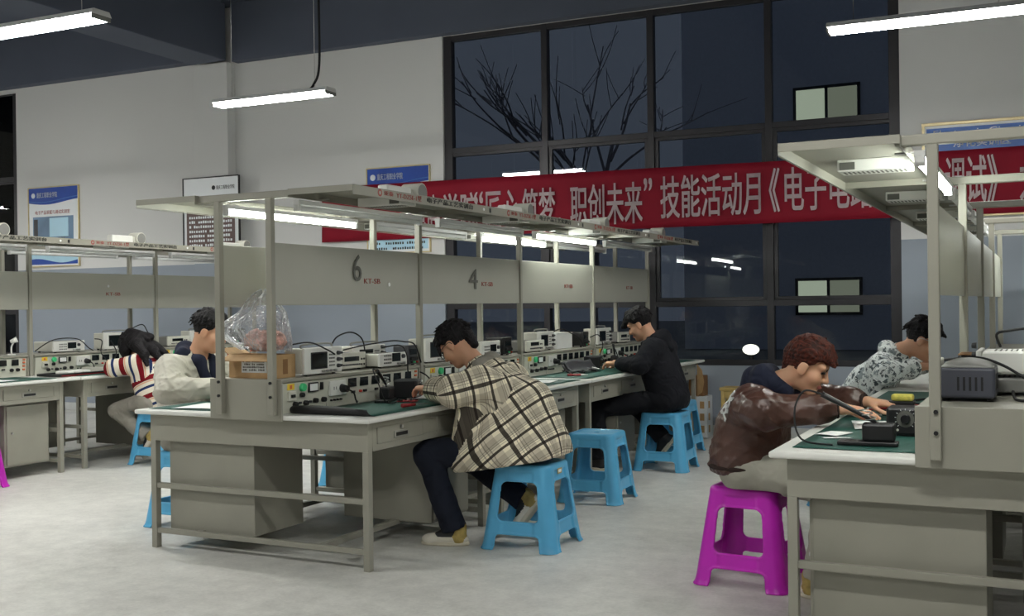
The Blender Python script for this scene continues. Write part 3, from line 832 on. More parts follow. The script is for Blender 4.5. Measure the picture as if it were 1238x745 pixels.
# ------------------------------------------------------------------ instruments and things on the benches
TT, CT = .7825, .9675       # bench top and console top heights
def inst_root(name, label, x, y, z, rz, group=None, cat='instrument'): return thing(name, label, cat, (x, y, z), rz, group)
def bodybox(t, w, h, d, m, m_front, bez=.02):
    """front faces local +X; body runs back along -X"""
    obj('body', MB().box(-d, -bez, -w/2, w/2, .012, h), m, t, bevel=.008)
    obj('front_bezel', MB().box(-bez, 0, -w/2-.004, w/2+.004, .008, h+.004), m_front, t, bevel=.006)
    for yy in (-w*.38, w*.38):
        for xx in (-d*.9, -.03): obj('foot', MB().cyl((xx, yy, 0), (xx, yy, .014), .011, .009, 10), M['rubber'], t)
    vg = MB()
    for k in range(8): vg.box(-d*.85+k*d*.08, -d*.85+k*d*.08+d*.03, -w*.3, w*.3, h, h+.0008)
    obj('vent_grille', vg, M['greyink'], t)
def knob(t, y, z, r=.010, m='darkgrey', d=.016): obj('knob', MB().cyl((-.001, y, z), (d, y, z), r, r*.85, 14), M[m], t)
def button(t, y, z, w=.014, h=.008, m='midgrey'): obj('button', MB().box(-.001, .005, y-w/2, y+w/2, z-h/2, z+h/2), M[m], t, bevel=.0015)
def oscilloscope(label, x, y, z, rz, w=.32, h=.155, d=.14, flip=1, body='offwhite', front='white', handle=True):
    t = inst_root('oscilloscope', label, x, y, z, rz, 'oscilloscopes on the consoles', 'oscilloscope'); bodybox(t, w, h, d, M[body], M[front])
    sc = obj('screen', MB().box(-.001, .003, flip*-.13*w-.22*w, flip*-.13*w+.22*w, .035, h-.022), M['black'], t, bevel=.002)
    obj('screen_glass', MB().box(.003, .0035, flip*-.13*w-.2*w, flip*-.13*w+.2*w, .042, h-.03), M['screen'], sc)
    for j in range(4):
        for k in range(3): button(t, flip*(w*.16+k*w*.055), .05+j*(h-.07)/4, w*.04, .009)
    for j in range(3): knob(t, flip*w*.38, .045+j*.036, .012); knob(t, flip*w*.45, .045+j*.036, .008)
    for k in range(4): obj('connector', MB().cyl((0, -w*.05+flip*w*.11*k, .022), (.018, -w*.05+flip*w*.11*k, .022), .007, n=12), M['chrome'], t)
    if handle: obj('carry_handle', MB().tube([(-.05, -w*.4, h), (-.05, -w*.36, h+.02), (-.05, w*.36, h+.02), (-.05, w*.4, h)], .006), M['midgrey'], t)
    return t
def generator(label, x, y, z, rz, w=.24, h=.1, d=.26):
    t = inst_root('signal_generator', label, x, y, z, rz, 'signal generators on the consoles', 'signal generator'); bodybox(t, w, h, d, M['offwhite'], M['white'])
    obj('display', MB().box(-.001, .003, -.02, .075, .035, .088), M['screen'], t, bevel=.002)
    for j in range(3):
        for k in range(4): button(t, -.105+k*.022, .03+j*.022, .014, .01)
    knob(t, .1, .065, .014)
    for k in (.04, .075, .105): obj('connector', MB().cyl((0, k, .022), (.018, k, .022), .007, n=12), M['chrome'], t)
    return t
def meter(label, x, y, z, rz, w=.25, h=.09, d=.26):
    t = inst_root('bench_multimeter', label, x, y, z, rz, 'bench multimeters on the consoles', 'multimeter'); bodybox(t, w, h, d, M['midgrey'], M['offwhite'])
    obj('display', MB().box(-.001, .003, -.095, .055, .052 if h > .08 else .042, min(.08, h-.008)), M['screen'], t, bevel=.002)
    for k in range(9): button(t, -.1+k*.02, .032, .013, .009, 'darkgrey')
    for k in (.08, .105):
        for j in (.03, .062): obj('jack', MB().cyl((0, k, j), (.006, k, j), .006, n=10), M['black'], t)
    return t
def supply(label, x, y, z, rz, w=.2, h=.12, d=.22, m='darkgrey'):
    t = inst_root('power_supply', label, x, y, z, rz, 'power supplies on the consoles', 'power supply'); bodybox(t, w, h, d, M[m], M[m])
    obj('display', MB().box(-.001, .003, -min(.07, w*.4), min(.07, w*.4), .07, .105), M['screen'], t, bevel=.002)
    for k in (-.3*w, -.1*w, .1*w, .3*w): knob(t, k, .045, .011, 'black')
    for k, c in ((-.3*w, 'black'), (0, 'greenled'), (.3*w, 'red')): obj('terminal', MB().cyl((0, k, .022), (.015, k, .022), .006, n=10), M[c], t)
    return t
def cable(label, pts, r=.004, m='rubber', cat='cable'):
    o = obj('cable', MB().tube(pts, r), M[m]); return tag(o, label, cat, 'loose cables and leads')
FX = -3.585                                       # front line of the middle console top
oscilloscope('white oscilloscope with a big dark screen beside the cardboard box', FX-.01, 4.89, CT, 0, .34, .15)
meter('grey bench multimeter under a looped black cable, right of the nearest white oscilloscope', FX-.11, 5.32, CT+.0, 0, .25, .1)
generator('white signal generator with black leads hanging over the console edge, lower one by the post', FX-.02, 5.62, CT, 0, .3, .085, .2)
t = oscilloscope('flat white oscilloscope lying behind the lower signal generator', FX-.24, 5.69, CT, 0, .34, .13, .12)
supply('small dark power supply on the console just left of the post before the bowed head', FX-.01, 5.83, CT+.0, 0, .1, .125, .12)
oscilloscope('white oscilloscope with a square dark screen right in front of the bowed head', FX-.03, 6.19, CT, 0, .33, .16, .14, 1)
generator('white signal generator behind the bowed head in glasses', FX-.05, 6.98, CT, 0, .28, .11, .2)
supply('small black power supply right behind the collar of the plaid jacket', FX-.03, 7.21, CT, 0, .12, .13, .16, 'black')
meter('grey bench multimeter behind the shoulder of the plaid jacket', FX-.03, 7.7, CT, 0, .32, .09)
oscilloscope('white oscilloscope on the third middle console, left of the tall white box', FX-.09, 8.035, CT, 0, .3, .15)
t = thing('carton', 'plain white carton on the third middle console', 'box', (FX-.1, 8.43, CT), 0)
obj('body', MB().box(-.14, 0, -.16, .16, 0, .13), M['paper'], t, bevel=.003); obj('lid_flap', MB().box(-.145, .004, -.162, .162, .125, .134), M['paper'], t, bevel=.002)
supply('dark power supply with red leads, right of the white carton', FX-.03, 8.73, CT, 0, .12, .13, .16, 'black')
oscilloscope('white oscilloscope beside the post, left of the black hoodie', FX-.05, 9.22, CT, 0, .34, .15)
meter('grey bench multimeter just in front of the face above the black hoodie', FX-.04, 9.72, CT, 0, .3, .1)
# loose leads on the middle row
for lab, pts in (('black lead with a crocodile clip draped over the near white oscilloscope', [(FX-.10, 4.72, 1.14), (FX-.02, 4.78, 1.15), (FX+.03, 4.86, 1.11), (FX+.035, 4.93, 1.08)]),
                 ('black cable looped above the grey bench multimeter', [(FX-.24, 5.26, 1.08), (FX-.2, 5.27, 1.16), (FX-.16, 5.36, 1.19), (FX-.14, 5.45, 1.15), (FX-.13, 5.47, 1.06), (FX-.12, 5.46, .98)]),
                 ('black test lead hanging down the console front left of the post', [(FX-.06, 5.55, 1.09), (FX+.0, 5.66, 1.10), (FX+.036, 5.68, 1.04), (FX+.042, 5.68, .95), (FX+.042, 5.69, .91)]),
                 ('black cable arching over the white instruments near the post', [(FX-.1, 5.2, 1.09), (FX-.07, 5.35, 1.11), (FX-.03, 5.6, 1.13), (FX-.03, 5.75, 1.12), (FX+.02, 5.80, 1.10), (FX+.035, 5.85, .985)]),
                 ('thin black lead lying across the white carton', [(FX-.1, 8.2, 1.12), (FX-.06, 8.32, 1.13), (FX+.01, 8.5, 1.04), (FX-.0, 8.6, .975)]),
                 ('black lead looping in front of the dark power supply with red leads', [(FX, 8.75, 1.05), (FX+.05, 8.82, 1.07), (FX+.06, 8.9, .98), (FX+.05, 8.86, .9), (FX+.055, 8.82, .83)]),
                 ('black test lead from the console down to the near green mat', [(FX+.055, 5.80, .93), (FX+.10, 5.82, .90), (FX+.17, 5.80, .83), (FX+.22, 5.72, .792)])):
    cable(lab, pts, .0045)
# cardboard box and plastic bag
t = thing('cardboard_box', 'small brown cardboard box with open flaps under the clear plastic bag', 'box', (-3.80, 4.615, CT), 0)
bx = MB(); W2, D2, H2 = .155, .085, .125
bx.box(-W2, W2, -D2, D2, 0, .004).box(-W2, -W2+.004, -D2, D2, .004, H2).box(W2-.004, W2, -D2, D2, .004, H2).box(-W2+.004, W2-.004, -D2, -D2+.004, .004, H2).box(-W2+.004, W2-.004, D2-.004, D2, .004, H2)
obj('carton_body', bx, M['card'], t, bevel=.001)
R = Matrix.Rotation(.42, 3, 'X')
obj('flap', MB().box(-W2, W2, -.075, 0, -.002, .002, 0, R, (0, -D2, H2)), M['card'], t)
obj('flap', MB().box(-.07, 0, -D2, D2, -.002, .002, 0, Matrix.Rotation(.5, 3, 'Y'), (-W2, 0, H2)), M['card'], t)
obj('shipping_label', MB().box(-.07, .1, -D2-.0012, -D2, .03, .105), M['paper'], t)
lb = MB(); textbars(lb, -.06, .09, [.04, .055, .07, .085], .01, -D2-.0014, random.Random(5), .8); obj('label_print', lb, M['greyink'], t)
obj('tape', MB().box(W2, W2+.001, -.02, .02, .02, .1), M['cardd'], t)
t = thing('plastic_bag', 'clear plastic bag of pinkish parts standing on the cardboard box', 'bag', (-3.79, 4.625, CT+.150), 0)
def bagf(u, v):
    a = 2*PI*u; z = v*.315
    r = .20*(1-v)**.62*(1+.09*math.sin(5*a+3*v)+.06*math.sin(9*a+7*v)+.04*math.sin(15*a-4*v))+.012
    r *= (.62+.38*min(1, v*2.6))
    lean = -.10*math.sin(PI*min(1, v*1.55))
    return (r*math.cos(a)*1.18+lean*(1 if math.cos(a) < 0 else .35), r*math.sin(a)*.62, z+.015*math.sin(3*a+4*v)*v-.012*max(0, math.cos(a))*(1-v))
obj('film', MB().grid(bagf, 56, 26), M['film'], t)
pk = mat('pink_foam_parts', (214, 160, 146), .7, 0, .6, 34, .4, 60)
lump = [ell((-.05, 0, .052), (.075, .06, .055)), ell((.06, -.01, .05), (.085, .06, .055)), ell((0, .0, .04), (.11, .06, .04))]
lo, hi = bounds(lump); V, Q = snet(lambda X: union(lump, X, .03)+.008*wob(X, 4.5, 2)+.004*wob(X, 9, 4), lo, hi, .006)
mesh_np('contents', [(V, Q, 0)], pk, t)
# green working mats
def bench_mat(label, x0, x1, y0, y1, curl=False, m='green'):
    t = thing('work_mat', label, 'mat', (0, 0, TT+.0015), 0, 'green antistatic work mats')
    n = 60
    def fn(u, v):
        x = x0+(x1-x0)*u; y = y0+(y1-y0)*v; z = .0012+.0008*math.sin(7*u+9*v)
        return (x, y, z)
    obj('mat_sheet', MB().grid(fn, 8, 30), M[m], t, solid=.002)
    if curl:
        def cf(u, v):
            a = -PI*.5+v*PI*1.05; r = .016+.006*math.sin(3*u+.5)
            x = x0+.0+(x1-x0-.05*v)*u
            return (x, y0+.001-.012*(1-u)-r*math.cos(a)*1.4, r+r*math.sin(a)+.001)
        obj('rolled_edge', MB().grid(cf, 16, 14), M['rubber'], t, solid=.002)
    return t
bench_mat('green mat with its near edge rolled up black, in front of the plaid jacket', -3.57, -3.065, 4.59, 5.86, True)
bench_mat('green mat hidden mostly by the plaid jacket on the second middle bench', -3.57, -3.075, 6.0, 7.32)
bench_mat('green mat on the third middle bench beside the empty stool', -3.57, -3.075, 7.46, 8.78)
bench_mat('green mat in front of the black hoodie', -3.57, -3.075, 8.93, 10.2)
bench_mat('dark green mat on the left bench at the edge of the view', -7.83, -7.33, 5.1, 6.3)
bench_mat('dark green mat on the left bench under the black tool tray', -7.83, -7.33, 6.56, 7.86)
bench_mat('green mat on the right bench under the black soldering station', -.875, -.42, 4.15, 5.44)
bench_mat('green mat on the right bench before the patterned jacket', -.875, -.42, 5.53, 6.92)
bench_mat('grey-green mat on the nearest middle bench under the white papers', -4.54, -4.06, 4.53, 5.8)
def sheet(label, x, y, rz, w=.21, d=.297, z=TT+.006, text_=True):
    t = thing('paper_sheet', label, 'paper', (x, y, z), rz, 'loose paper sheets')
    obj('sheet', MB().grid(lambda u, v: ((u-.5)*w, (v-.5)*d, .003*math.sin(PI*u)*math.sin(2*v+1)+.002), 6, 8), M['paper'], t, solid=.0006)
    return t
sheet('white paper sheets at the left end of the nearest middle bench', -4.25, 4.72, .15, .3, .34)
sheet('white paper under the elbow of the plaid jacket', -3.36, 5.63, .3)
sheet('white paper on the third middle green mat', -3.27, 7.02, .2)
sheet('white paper at the edge of the mat before the black hoodie', -3.27, 8.83, 1.45, .14, .24)
sheet('white paper under the hands of the brown leather jacket', -.66, 4.98, .2, .24, .34)
sheet('white paper slip by the near elbow of the brown leather jacket', -.80, 4.60, -.3, .1, .15)
sheet('white curled paper at the left edge of the view on the left bench', -7.5, 5.75, .2, .3, .42)
# soldering kit
def solder_stand(label, x, y, rz, arm=True):
    t = thing('soldering_stand', label, 'soldering stand', (x, y, TT+.005), rz, 'black soldering stands')
    obj('base_plate', MB().box(-.11, .11, -.04, .04, 0, .016), M['black'], t, bevel=.004)
    obj('holder_block', MB().box(-.02, .10, -.03, .035, .016, .085), M['black'], t, bevel=.01)
    co_ = [(.02+.022*math.cos(a)-.012*a/6, .0+.022*math.sin(a), .085+.006*a/2) for a in [k*.5 for k in range(0, 40)]]
    obj('coil', MB().tube(co_, .0025, 5, smoothpath=False), M['chrome'], t)
    ir = MB().tube([(.03, 0, .085), (-.05, .0, .13), (-.17, .005, .19)], lambda u: .006+.006*u, 8)
    ir = obj('iron', ir, M['black'], t)
    obj('iron_cord', MB().tube([(-.17, .005, .19), (-.24, .01, .2), (-.27, -.03, .12), (-.24, -.06, .02), (-.12, -.09, .006)], .004), M['rubber'], ir)
    return t
solder_stand('black soldering stand with its iron, nearest on the right bench mat', -.62, 4.30, .05)
solder_stand('black soldering stand on the near green mat left of the plaid sleeve', -3.46, 5.30, 1.9)
solder_stand('black soldering stand on the mat before the black hoodie', -3.5, 9.12, 1.9)
def station(label, x, y, rz):
    t = thing('soldering_station', label, 'soldering station', (x, y, TT+.005), rz, 'black soldering stations')
    obj('case', MB().box(-.14, 0, -.075, .075, .004, .115), M['black'], t, bevel=.01)
    d = obj('dial_ring', MB().cyl((0, .0, .07), (.001, 0, .07), .034, n=28), M['greyink'], t)
    obj('dial_knob', MB().cyl((0, 0, .07), (.02, 0, .07), .02, .017, 20), M['black'], d)
    tk = MB()
    for k in range(11):
        a = -PI*.75+k*PI*1.5/10; tk.box(.001, .0015, -.001, .001, .036, .042, 0, Matrix.Rotation(a, 3, 'X'), (0, 0, .07))
    obj('dial_marks', tk, M['paper'], d)
    obj('switch', MB().box(0, .006, .04, .065, .095, .106), M['paper'], t, bevel=.001)
    for yy in (-.055, -.03): obj('led', MB().cyl((0, yy, .025), (.004, yy, .025), .005, n=10), M['offwhite'], t)
    obj('foot_strip', MB().box(-.13, -.01, -.065, .065, 0, .005), M['rubber'], t)
    return t
station('black soldering station with a round dial on the right bench', -.52, 4.62, -PI/2)
station('black soldering station on the near green mat beside the soldering stand', -3.39, 5.56, .3)
station('black soldering station on the third middle mat', -3.38, 8.50, .2)
station('black soldering station behind the tool tray on the left bench', -7.62, 7.55, .3)
def board(label, x, y, rz, w=.12, d=.09, m='pcb', z=TT+.006):
    t = thing('circuit_board', label, 'circuit board', (x, y, z), rz, 'small circuit boards')
    obj('board', MB().box(-w/2, w/2, -d/2, d/2, .004, .006), M[m], t)
    rn = random.Random(int(x*100+y*10))
    for k in range(7):
        a, b = rn.uniform(-.42, .42)*w, rn.uniform(-.42, .42)*d
        if k % 2: obj('capacitor', MB().cyl((a, b, .006), (a, b, .02), .006, n=10), M['darkgrey' if k % 3 else 'chrome'], t)
        else: obj('chip', MB().box(a-.009, a+.009, b-.005, b+.005, .006, .011), M['black'], t)
    obj('standoff', MB().box(-w/2+.004, -w/2+.01, -d/2+.004, -d/2+.01, 0, .004).box(w/2-.01, w/2-.004, d/2-.01, d/2-.004, 0, .004), M['chrome'], t)
    return t
board('red circuit board standing among black tools on the near green mat', -3.33, 5.33, .4)
board('red circuit board held by the person in the black hoodie', -3.26, 8.9, .3, .14, .1)
t = thing('parts_tray', 'dark red tray under the yellow-topped box on the right bench', 'tray', (-.60, 5.5, TT+.002))
obj('tray_body', MB().box(-.12, .14, -.06, .06, 0, .03), M['black'], t, bevel=.004)
obj('tray_lid', MB().box(-.13, .15, -.065, .065, .031, .048), M['pcb'], t, bevel=.004)
board('small red circuit board left of the yellow-topped box', -.79, 5.66, .3, .12, .05)
def tool(kind, label, x, y, rz, z=TT+.006):
    t = thing(kind, label, kind.replace('_', ' '), (x, y, z), rz, 'hand tools on the mats')
    if kind == 'screwdriver':
        obj('handle', MB().cyl((0, 0, .011), (.09, 0, .011), .011, .009, 12), M['pcb'], t); obj('shaft', MB().cyl((.09, 0, .011), (.18, 0, .011), .003, n=8), M['chrome'], t)
    elif kind == 'pliers':
        for s in (1, -1):
            obj('grip', MB().tube([(-.1, s*.024, .009), (-.05, s*.024, .009), (0, s*.006, .009)], .0075), M['pcb'], t)
            obj('jaw', MB().tube([(0, -s*.003, .009), (.03, -s*.007, .009), (.055, -s*.002, .009)], lambda u: .008-.005*u), M['chrome'], t)
    else:
        for s in (1, -1): obj('arm', MB().tube([(-.06, 0, .004), (0, s*.008, .004), (.06, s*.001, .004)], .0022), M['chrome'], t)
    return t
tool('screwdriver', 'red handled screwdriver lying before the plaid sleeve', -3.16, 5.0, 1.2)
tool('pliers', 'red handled pliers on the third middle mat', -3.22, 7.66, .5)
tool('tweezers', 'steel tweezers on the mat beside the black soldering stand at right', -.76, 4.44, .3)
tool('tweezers', 'steel tweezers on the third middle mat', -3.3, 8.1, 1.1)
# tool roll on the third middle bench
t = thing('tool_pouch', 'open black tool pouch with dark lining on the third middle mat', 'tool pouch', (-3.33, 8.05, TT+.006), .0)
obj('pouch_back', MB().grid(lambda u, v: (-.10+.09*v+.02*math.sin(3*u), -.3+.6*u, .012+.085*(1-v)**2+.01*math.sin(6*u)), 20, 8), M['black'], t, solid=.008)
obj('lining', MB().grid(lambda u, v: (-.085+.085*v+.02*math.sin(3*u), -.27+.54*u, .022+.08*(1-v)**2+.01*math.sin(6*u)), 20, 8), M['darkgrey'], t, solid=.002)
for k in range(4): obj('tool_handle', MB().cyl((-.02, -.2+.12*k, .03), (.06, -.18+.12*k, .014), .009, .007, 10), M['chrome' if k % 2 else 'black'], t)
# tray with tools on the left bench
t = thing('tool_tray', 'black tool tray with a pale rim and white tools, left bench', 'tray', (-7.56, 6.66, TT+.006), .1)
obj('tray_floor', MB().box(-.12, .12, -.26, .26, 0, .006), M['black'], t)
rim = MB()
for a in ((-.13, .13, -.27, -.258), (-.13, -.118, -.258, .258), (.118, .13, -.258, .258)): rim.box(a[0], a[1], a[2], a[3], 0, .022)
obj('rim', rim, M['black'], t, bevel=.004)
obj('pale_rim', MB().box(-.13, .13, .258, .27, 0, .05), M['offwhite'], t, bevel=.004)
obj('trim_line', MB().box(.13, .1315, -.26, .26, .002, .008), M['pcb'], t)
for k in range(3): obj('rolled_part', MB().tube([(-.06, -.12+.1*k, .02), (.0, -.1+.1*k, .026), (.07, -.06+.1*k, .02)], .015), M['white'], t)
# left row instruments
LFX = -7.845
generator('white signal generator with a dark display, first from the left on the left row', LFX-.05, 6.93, CT, 0, .34, .1)
oscilloscope('white oscilloscope in the left row, left of the long black hair', LFX-.06, 7.52, CT, 0, .36, .16)
supply('tall black power supply at the left edge of the view', LFX-.12, 6.1, CT, 0, .3, .16, .2, 'black')
meter('grey bench multimeter in the left row behind the pale jacket', LFX-.05, 8.30, CT, 0, .3, .1)
oscilloscope('white oscilloscope in the left row seen between the two heads', LFX-.08, 8.66, CT, 0, .32, .15)
supply('black instrument on the far left console beside the clear bag', LFX-.05, 9.18, CT, 0, .24, .15, .2, 'black')
generator('white signal generator nearest the camera side of the left row, mostly out of view', LFX-.05, 5.5, CT, 0, .3, .1)
for lab, pts in (('black lead looping down the left row console before the white oscilloscope', [(LFX-.03, 7.2, 1.08), (LFX+.04, 7.22, 1.06), (LFX+.05, 7.2, .95), (LFX+.06, 7.3, .86), (LFX+.05, 7.38, .95), (LFX-.0, 7.36, 1.06)]),
                 ('black lead lying along the left row instruments', [(LFX-.1, 6.6, .99), (LFX-.04, 6.75, 1.085), (LFX-.03, 7.0, 1.085), (LFX-.02, 7.12, 1.0), (LFX-.03, 7.18, .975)]),
                 ('tangled black lead on the left row oscilloscope by the long hair', [(LFX-.05, 7.64, 1.15), (LFX+.01, 7.74, 1.2), (LFX+.0, 7.82, 1.13), (LFX+.01, 7.88, 1.02), (LFX-.03, 7.9, .978)])):
    cable(lab, pts, .005)
t = thing('desk_lamp', 'small white clip lamp standing on the left console by the post', 'lamp', (LFX-.06, 6.33, CT))
obj('base', MB().cyl((0, 0, 0), (0, 0, .012), .035, .03, 18), M['white'], t); obj('stem', MB().tube([(0, 0, .012), (.0, .0, .07), (.015, .01, .11)], .007), M['white'], t)
obj('lamp_head', MB().cyl((.0, -.01, .115), (.035, .03, .135), .014, .026, 16), M['white'], t)
# right row instruments (their users sit at the left, so fronts face -X)
RFX = -.375
t = thing('oscilloscope', 'dark grey boxy oscilloscope with rounded lid beside the right bench post', 'oscilloscope', (RFX-.005, 4.36, CT), PI, 'oscilloscopes on the consoles')
obj('body', MB().box(-.21, -.02, -.12, .12, .012, .125), M['darkboard'], t, bevel=.012, seg=3)
obj('lid', MB().grid(lambda u, v: (-.205+.18*u, -.115+.23*v, .124+.03*(math.sin(PI*u)*math.sin(PI*v))**.6), 16, 16), M['midgrey'], t, solid=.004)
obj('front_bezel', MB().box(-.02, 0, -.125, .125, .006, .15), M['offwhite'], t, bevel=.006)
obj('screen', MB().box(0, .003, -.11, .02, .04, .135), M['screen'], t)
for k in range(3): knob(t, .06, .04+.036*k, .012); knob(t, .095, .04+.036*k, .009)
gr = MB()
for k in range(6): gr.box(-.2105, -.21, -.09+.03*k, -.075+.03*k, .04, .1)
obj('vent_grille', gr, M['black'], t)
gr = MB()
for k in range(5): gr.box(-.17+.02*k, -.162+.02*k, .12, .1208, .04, .09)
obj('vent_grille', gr, M['black'], t)
for yy in (-.09, .09):
    for xx in (-.19, -.04): obj('foot', MB().cyl((xx, yy, 0), (xx, yy, .014), .011, n=10), M['rubber'], t)
supply('dark box with a brown top edge behind the dark grey oscilloscope', RFX+.03, 5.09, CT, PI, .24, .13, .16, 'black')
obj('top_strip', MB().box(-.16, .0, -.12, .12, .1345, .138), M['cardd'], bpy.context.scene.objects[-1] if False else [o for o in COL.objects if o.get('label', '').startswith('dark box with a brown')][0])
meter('grey bench multimeter under the white one on the right console', -.24, 4.68, CT, PI, .26, .068, .24)
oscilloscope('flat white instrument stacked on the grey one at the right edge of the view', -.25, 4.68, CT+.0745, PI, .28, .095, .24, 1, 'white', 'white', False)
for lab, pts in (('black cable running over the dark grey oscilloscope toward the white instrument', [(-.37, 4.6, 1.10), (-.24, 4.5, 1.115), (-.15, 4.44, 1.09), (-.08, 4.40, 1.05), (-.02, 4.38, 1.03)]),
                 ('thick black cable lying on the right console behind the end plate', [(-.12, 4.54, .985), (-.11, 4.36, .975), (-.08, 4.25, .975), (0, 4.22, .978), (.06, 4.25, .976)]),
                 ('black cable looped on the white instrument at the right edge', [(-.17, 4.72, 1.15), (-.18, 4.66, 1.2), (-.14, 4.62, 1.215), (-.05, 4.64, 1.22), (.0, 4.7, 1.16)]),
                 ('tangle of black cable on the mat before the patterned sleeve', [(-.62, 5.75, .79), (-.55, 5.7, .82), (-.47, 5.72, .83), (-.45, 5.85, .81), (-.55, 5.9, .80), (-.63, 5.82, .82), (-.58, 5.74, .84), (-.48, 5.78, .85)])):
    cable(lab, pts, .0055)
t = thing('sponge_box', 'small yellow-topped box on the right bench by the console end', 'sponge', (-.635, 5.5, TT+.052))
obj('holder', MB().box(-.06, .06, -.045, .045, 0, .02), M['black'], t, bevel=.004); obj('sponge', MB().box(-.045, .055, -.035, .035, .02, .052), M['sponge'], t, bevel=.01)
# by the wall
t = thing('cardboard_box', 'taped white and brown carton on the floor behind the far bench leg', 'box', (-3.13, 10.52, 0), 0)
obj('carton_body', MB().box(-.1, .1, -.1, .1, 0, .41), M['posterwhite'], t, bevel=.004)
for k in range(3):
    for s in (-1, 1): obj('printed_patch', MB().box(s*.05-.022, s*.05+.022, -.1015, -.1, .05+.12*k, .12+.12*k), M['card'], t)
    obj('printed_patch', MB().box(.1, .1015, -.05, .0, .05+.12*k, .12+.12*k), M['card'], t)
obj('tape', MB().box(-.012, .012, -.1012, .1012, .41, .4112), M['card'], t)
t = thing('cardboard_box', 'brown cardboard standing on the white carton by the wall', 'box', (-3.13, 10.52, .412), 0)
obj('carton_body', MB().box(-.09, .06, -.08, .08, 0, .2), M['cardd'], t, bevel=.004)
obj('flap', MB().prism([(0, 0), (.05, .04), (.07, .14), (.05, .26), (.0, .32)], (.0, -.085, 0), (1, 0, 0), SZ, (0, -.006, 0)), M['card'], t)
def wood_stool(label, x, y, h, pale=False, rz=0):
    t = thing('wooden_stool', label, 'stool', (x, y, 0), rz, 'wooden stools by the wall'); m = M['palewood' if pale else 'wood']
    obj('seat', MB().box(-.17, .17, -.12, .12, h-.03, h), m, t, bevel=.006)
    for sx in (-1, 1):
        for sy in (-1, 1): obj('leg', MB().box(sx*.14-.018, sx*.14+.018, sy*.09-.018, sy*.09+.018, 0, h-.03), m, t, bevel=.003)
        obj('rail', MB().box(sx*.14-.012, sx*.14+.012, -.075, .075, .12, .15), m, t)
        obj('apron', MB().box(-.125, .125, sx*.09-.012, sx*.09+.012, h-.1, h-.03), m, t)
wood_stool('pale wooden stool by the wall behind the brown leather jacket', -2.64, 10.2, .53, True)
wood_stool('brown wooden stool by the wall between the leather and the patterned jackets', -1.55, 10.1, .53)
# ------------------------------------------------------------------ people
def ridge(X, f, seed):
    x, y, z = X[..., 0], X[..., 1], X[..., 2]
    wx = x+.035*np.sin(19*z*f+seed)+.02*np.sin(31*y*f+2*seed); wz = z+.04*np.sin(15*x*f+1.3*seed)+.02*np.sin(27*y*f+seed)
    a = np.sin(30*f*(wz+.55*wx)+seed); b = np.sin(25*f*(wz-.6*wx+.4*y)+2.1*seed)
    return np.maximum(0, 1-2.6*np.abs(a))+np.maximum(0, 1-2.6*np.abs(b))
def hair_mat(n, a, b):
    t = NT(n); p = t.principled(.62, 0, .2)
    tc = t.n('ShaderNodeTexCoord'); mp = t.n('ShaderNodeMapping'); mp.inputs['Scale'].default_value = (45, 230, 70); mp.inputs['Rotation'].default_value = (.2, .5, .25)
    t.l(tc.outputs['Object'], mp.inputs[0]); f = t.noise(1, 3, mp.outputs[0]); g = t.noise(22, 2)
    k = t.math('ADD', t.math('MULTIPLY', f, .7), t.math('MULTIPLY', g, .3))
    r = t.n('ShaderNodeValToRGB'); r.color_ramp.elements[0].position = .38; r.color_ramp.elements[1].position = .64
    r.color_ramp.elements[0].color = lin(a)+(1,); r.color_ramp.elements[1].color = lin(b)+(1,)
    t.l(k, r.inputs[0]); t.l(r.outputs[0], p.inputs['Base Color']); t.bump(f, .7, .006); return t.m
M['hair'] = hair_mat('black_hair', (12, 11, 13), (36, 33, 35))
M['hair_red'] = hair_mat('auburn_hair', (30, 16, 15), (98, 46, 34))
def skin_mat(n, rgb):
    t = NT(n); p = t.principled(.5, 0, .4); c = lin(rgb)
    f = t.noise(14, 3); t.l(t.mix(f, tuple(v*.92 for v in c), tuple(min(1, v*1.06) for v in c)), p.inputs['Base Color'])
    p.inputs['Subsurface Weight'].default_value = .08; p.inputs['Subsurface Scale'].default_value = .02
    t.bump(t.noise(160, 2), .05, .001); return t.m
M['skin'] = skin_mat('skin', (206, 156, 126))
M['lip'] = mat('lips', (168, 92, 84), .45)
M['eye'] = mat('eye', (36, 26, 24), .15)
M['eyewhite'] = mat('eye_white', (226, 222, 216), .3)
def crease(m, s=.55, d=.022, sc=11):
    nt = m.node_tree; p = [n for n in nt.nodes if n.type == 'BSDF_PRINCIPLED'][0]
    tc = nt.nodes.new('ShaderNodeTexCoord'); nz = nt.nodes.new('ShaderNodeTexNoise'); nz.inputs['Scale'].default_value = sc; nz.inputs['Detail'].default_value = 3
    nz.inputs['Distortion'].default_value = 1.2; nz.noise_type = 'RIDGED_MULTIFRACTAL'; nz.normalize = True
    nt.links.new(tc.outputs['Object'], nz.inputs['Vector']); b = nt.nodes.new('ShaderNodeBump'); b.inputs['Strength'].default_value = s; b.inputs['Distance'].default_value = d
    nt.links.new(nz.outputs[0], b.inputs['Height'])
    for l in list(nt.links):
        if l.to_socket == p.inputs['Normal']: nt.links.new(l.from_socket, b.inputs['Normal'])
    nt.links.new(b.outputs[0], p.inputs['Normal']); return m
def cloth(n, rgb, rough=.85, var=.08, ns=9, bump=.12, bs=320): return crease(mat(n, rgb, rough, 0, var, ns, bump, bs, .25))
M['navy'] = cloth('navy_denim', (26, 30, 42)); M['blackcloth'] = cloth('black_fleece', (26, 27, 33))
M['khaki'] = cloth('khaki_twill', (160, 158, 146)); M['palegrey'] = cloth('pale_grey_shell', (186, 182, 170), .7)
M['navyhood'] = cloth('navy_hood', (30, 34, 52)); M['blacktrouser'] = cloth('black_trousers', (20, 21, 26))
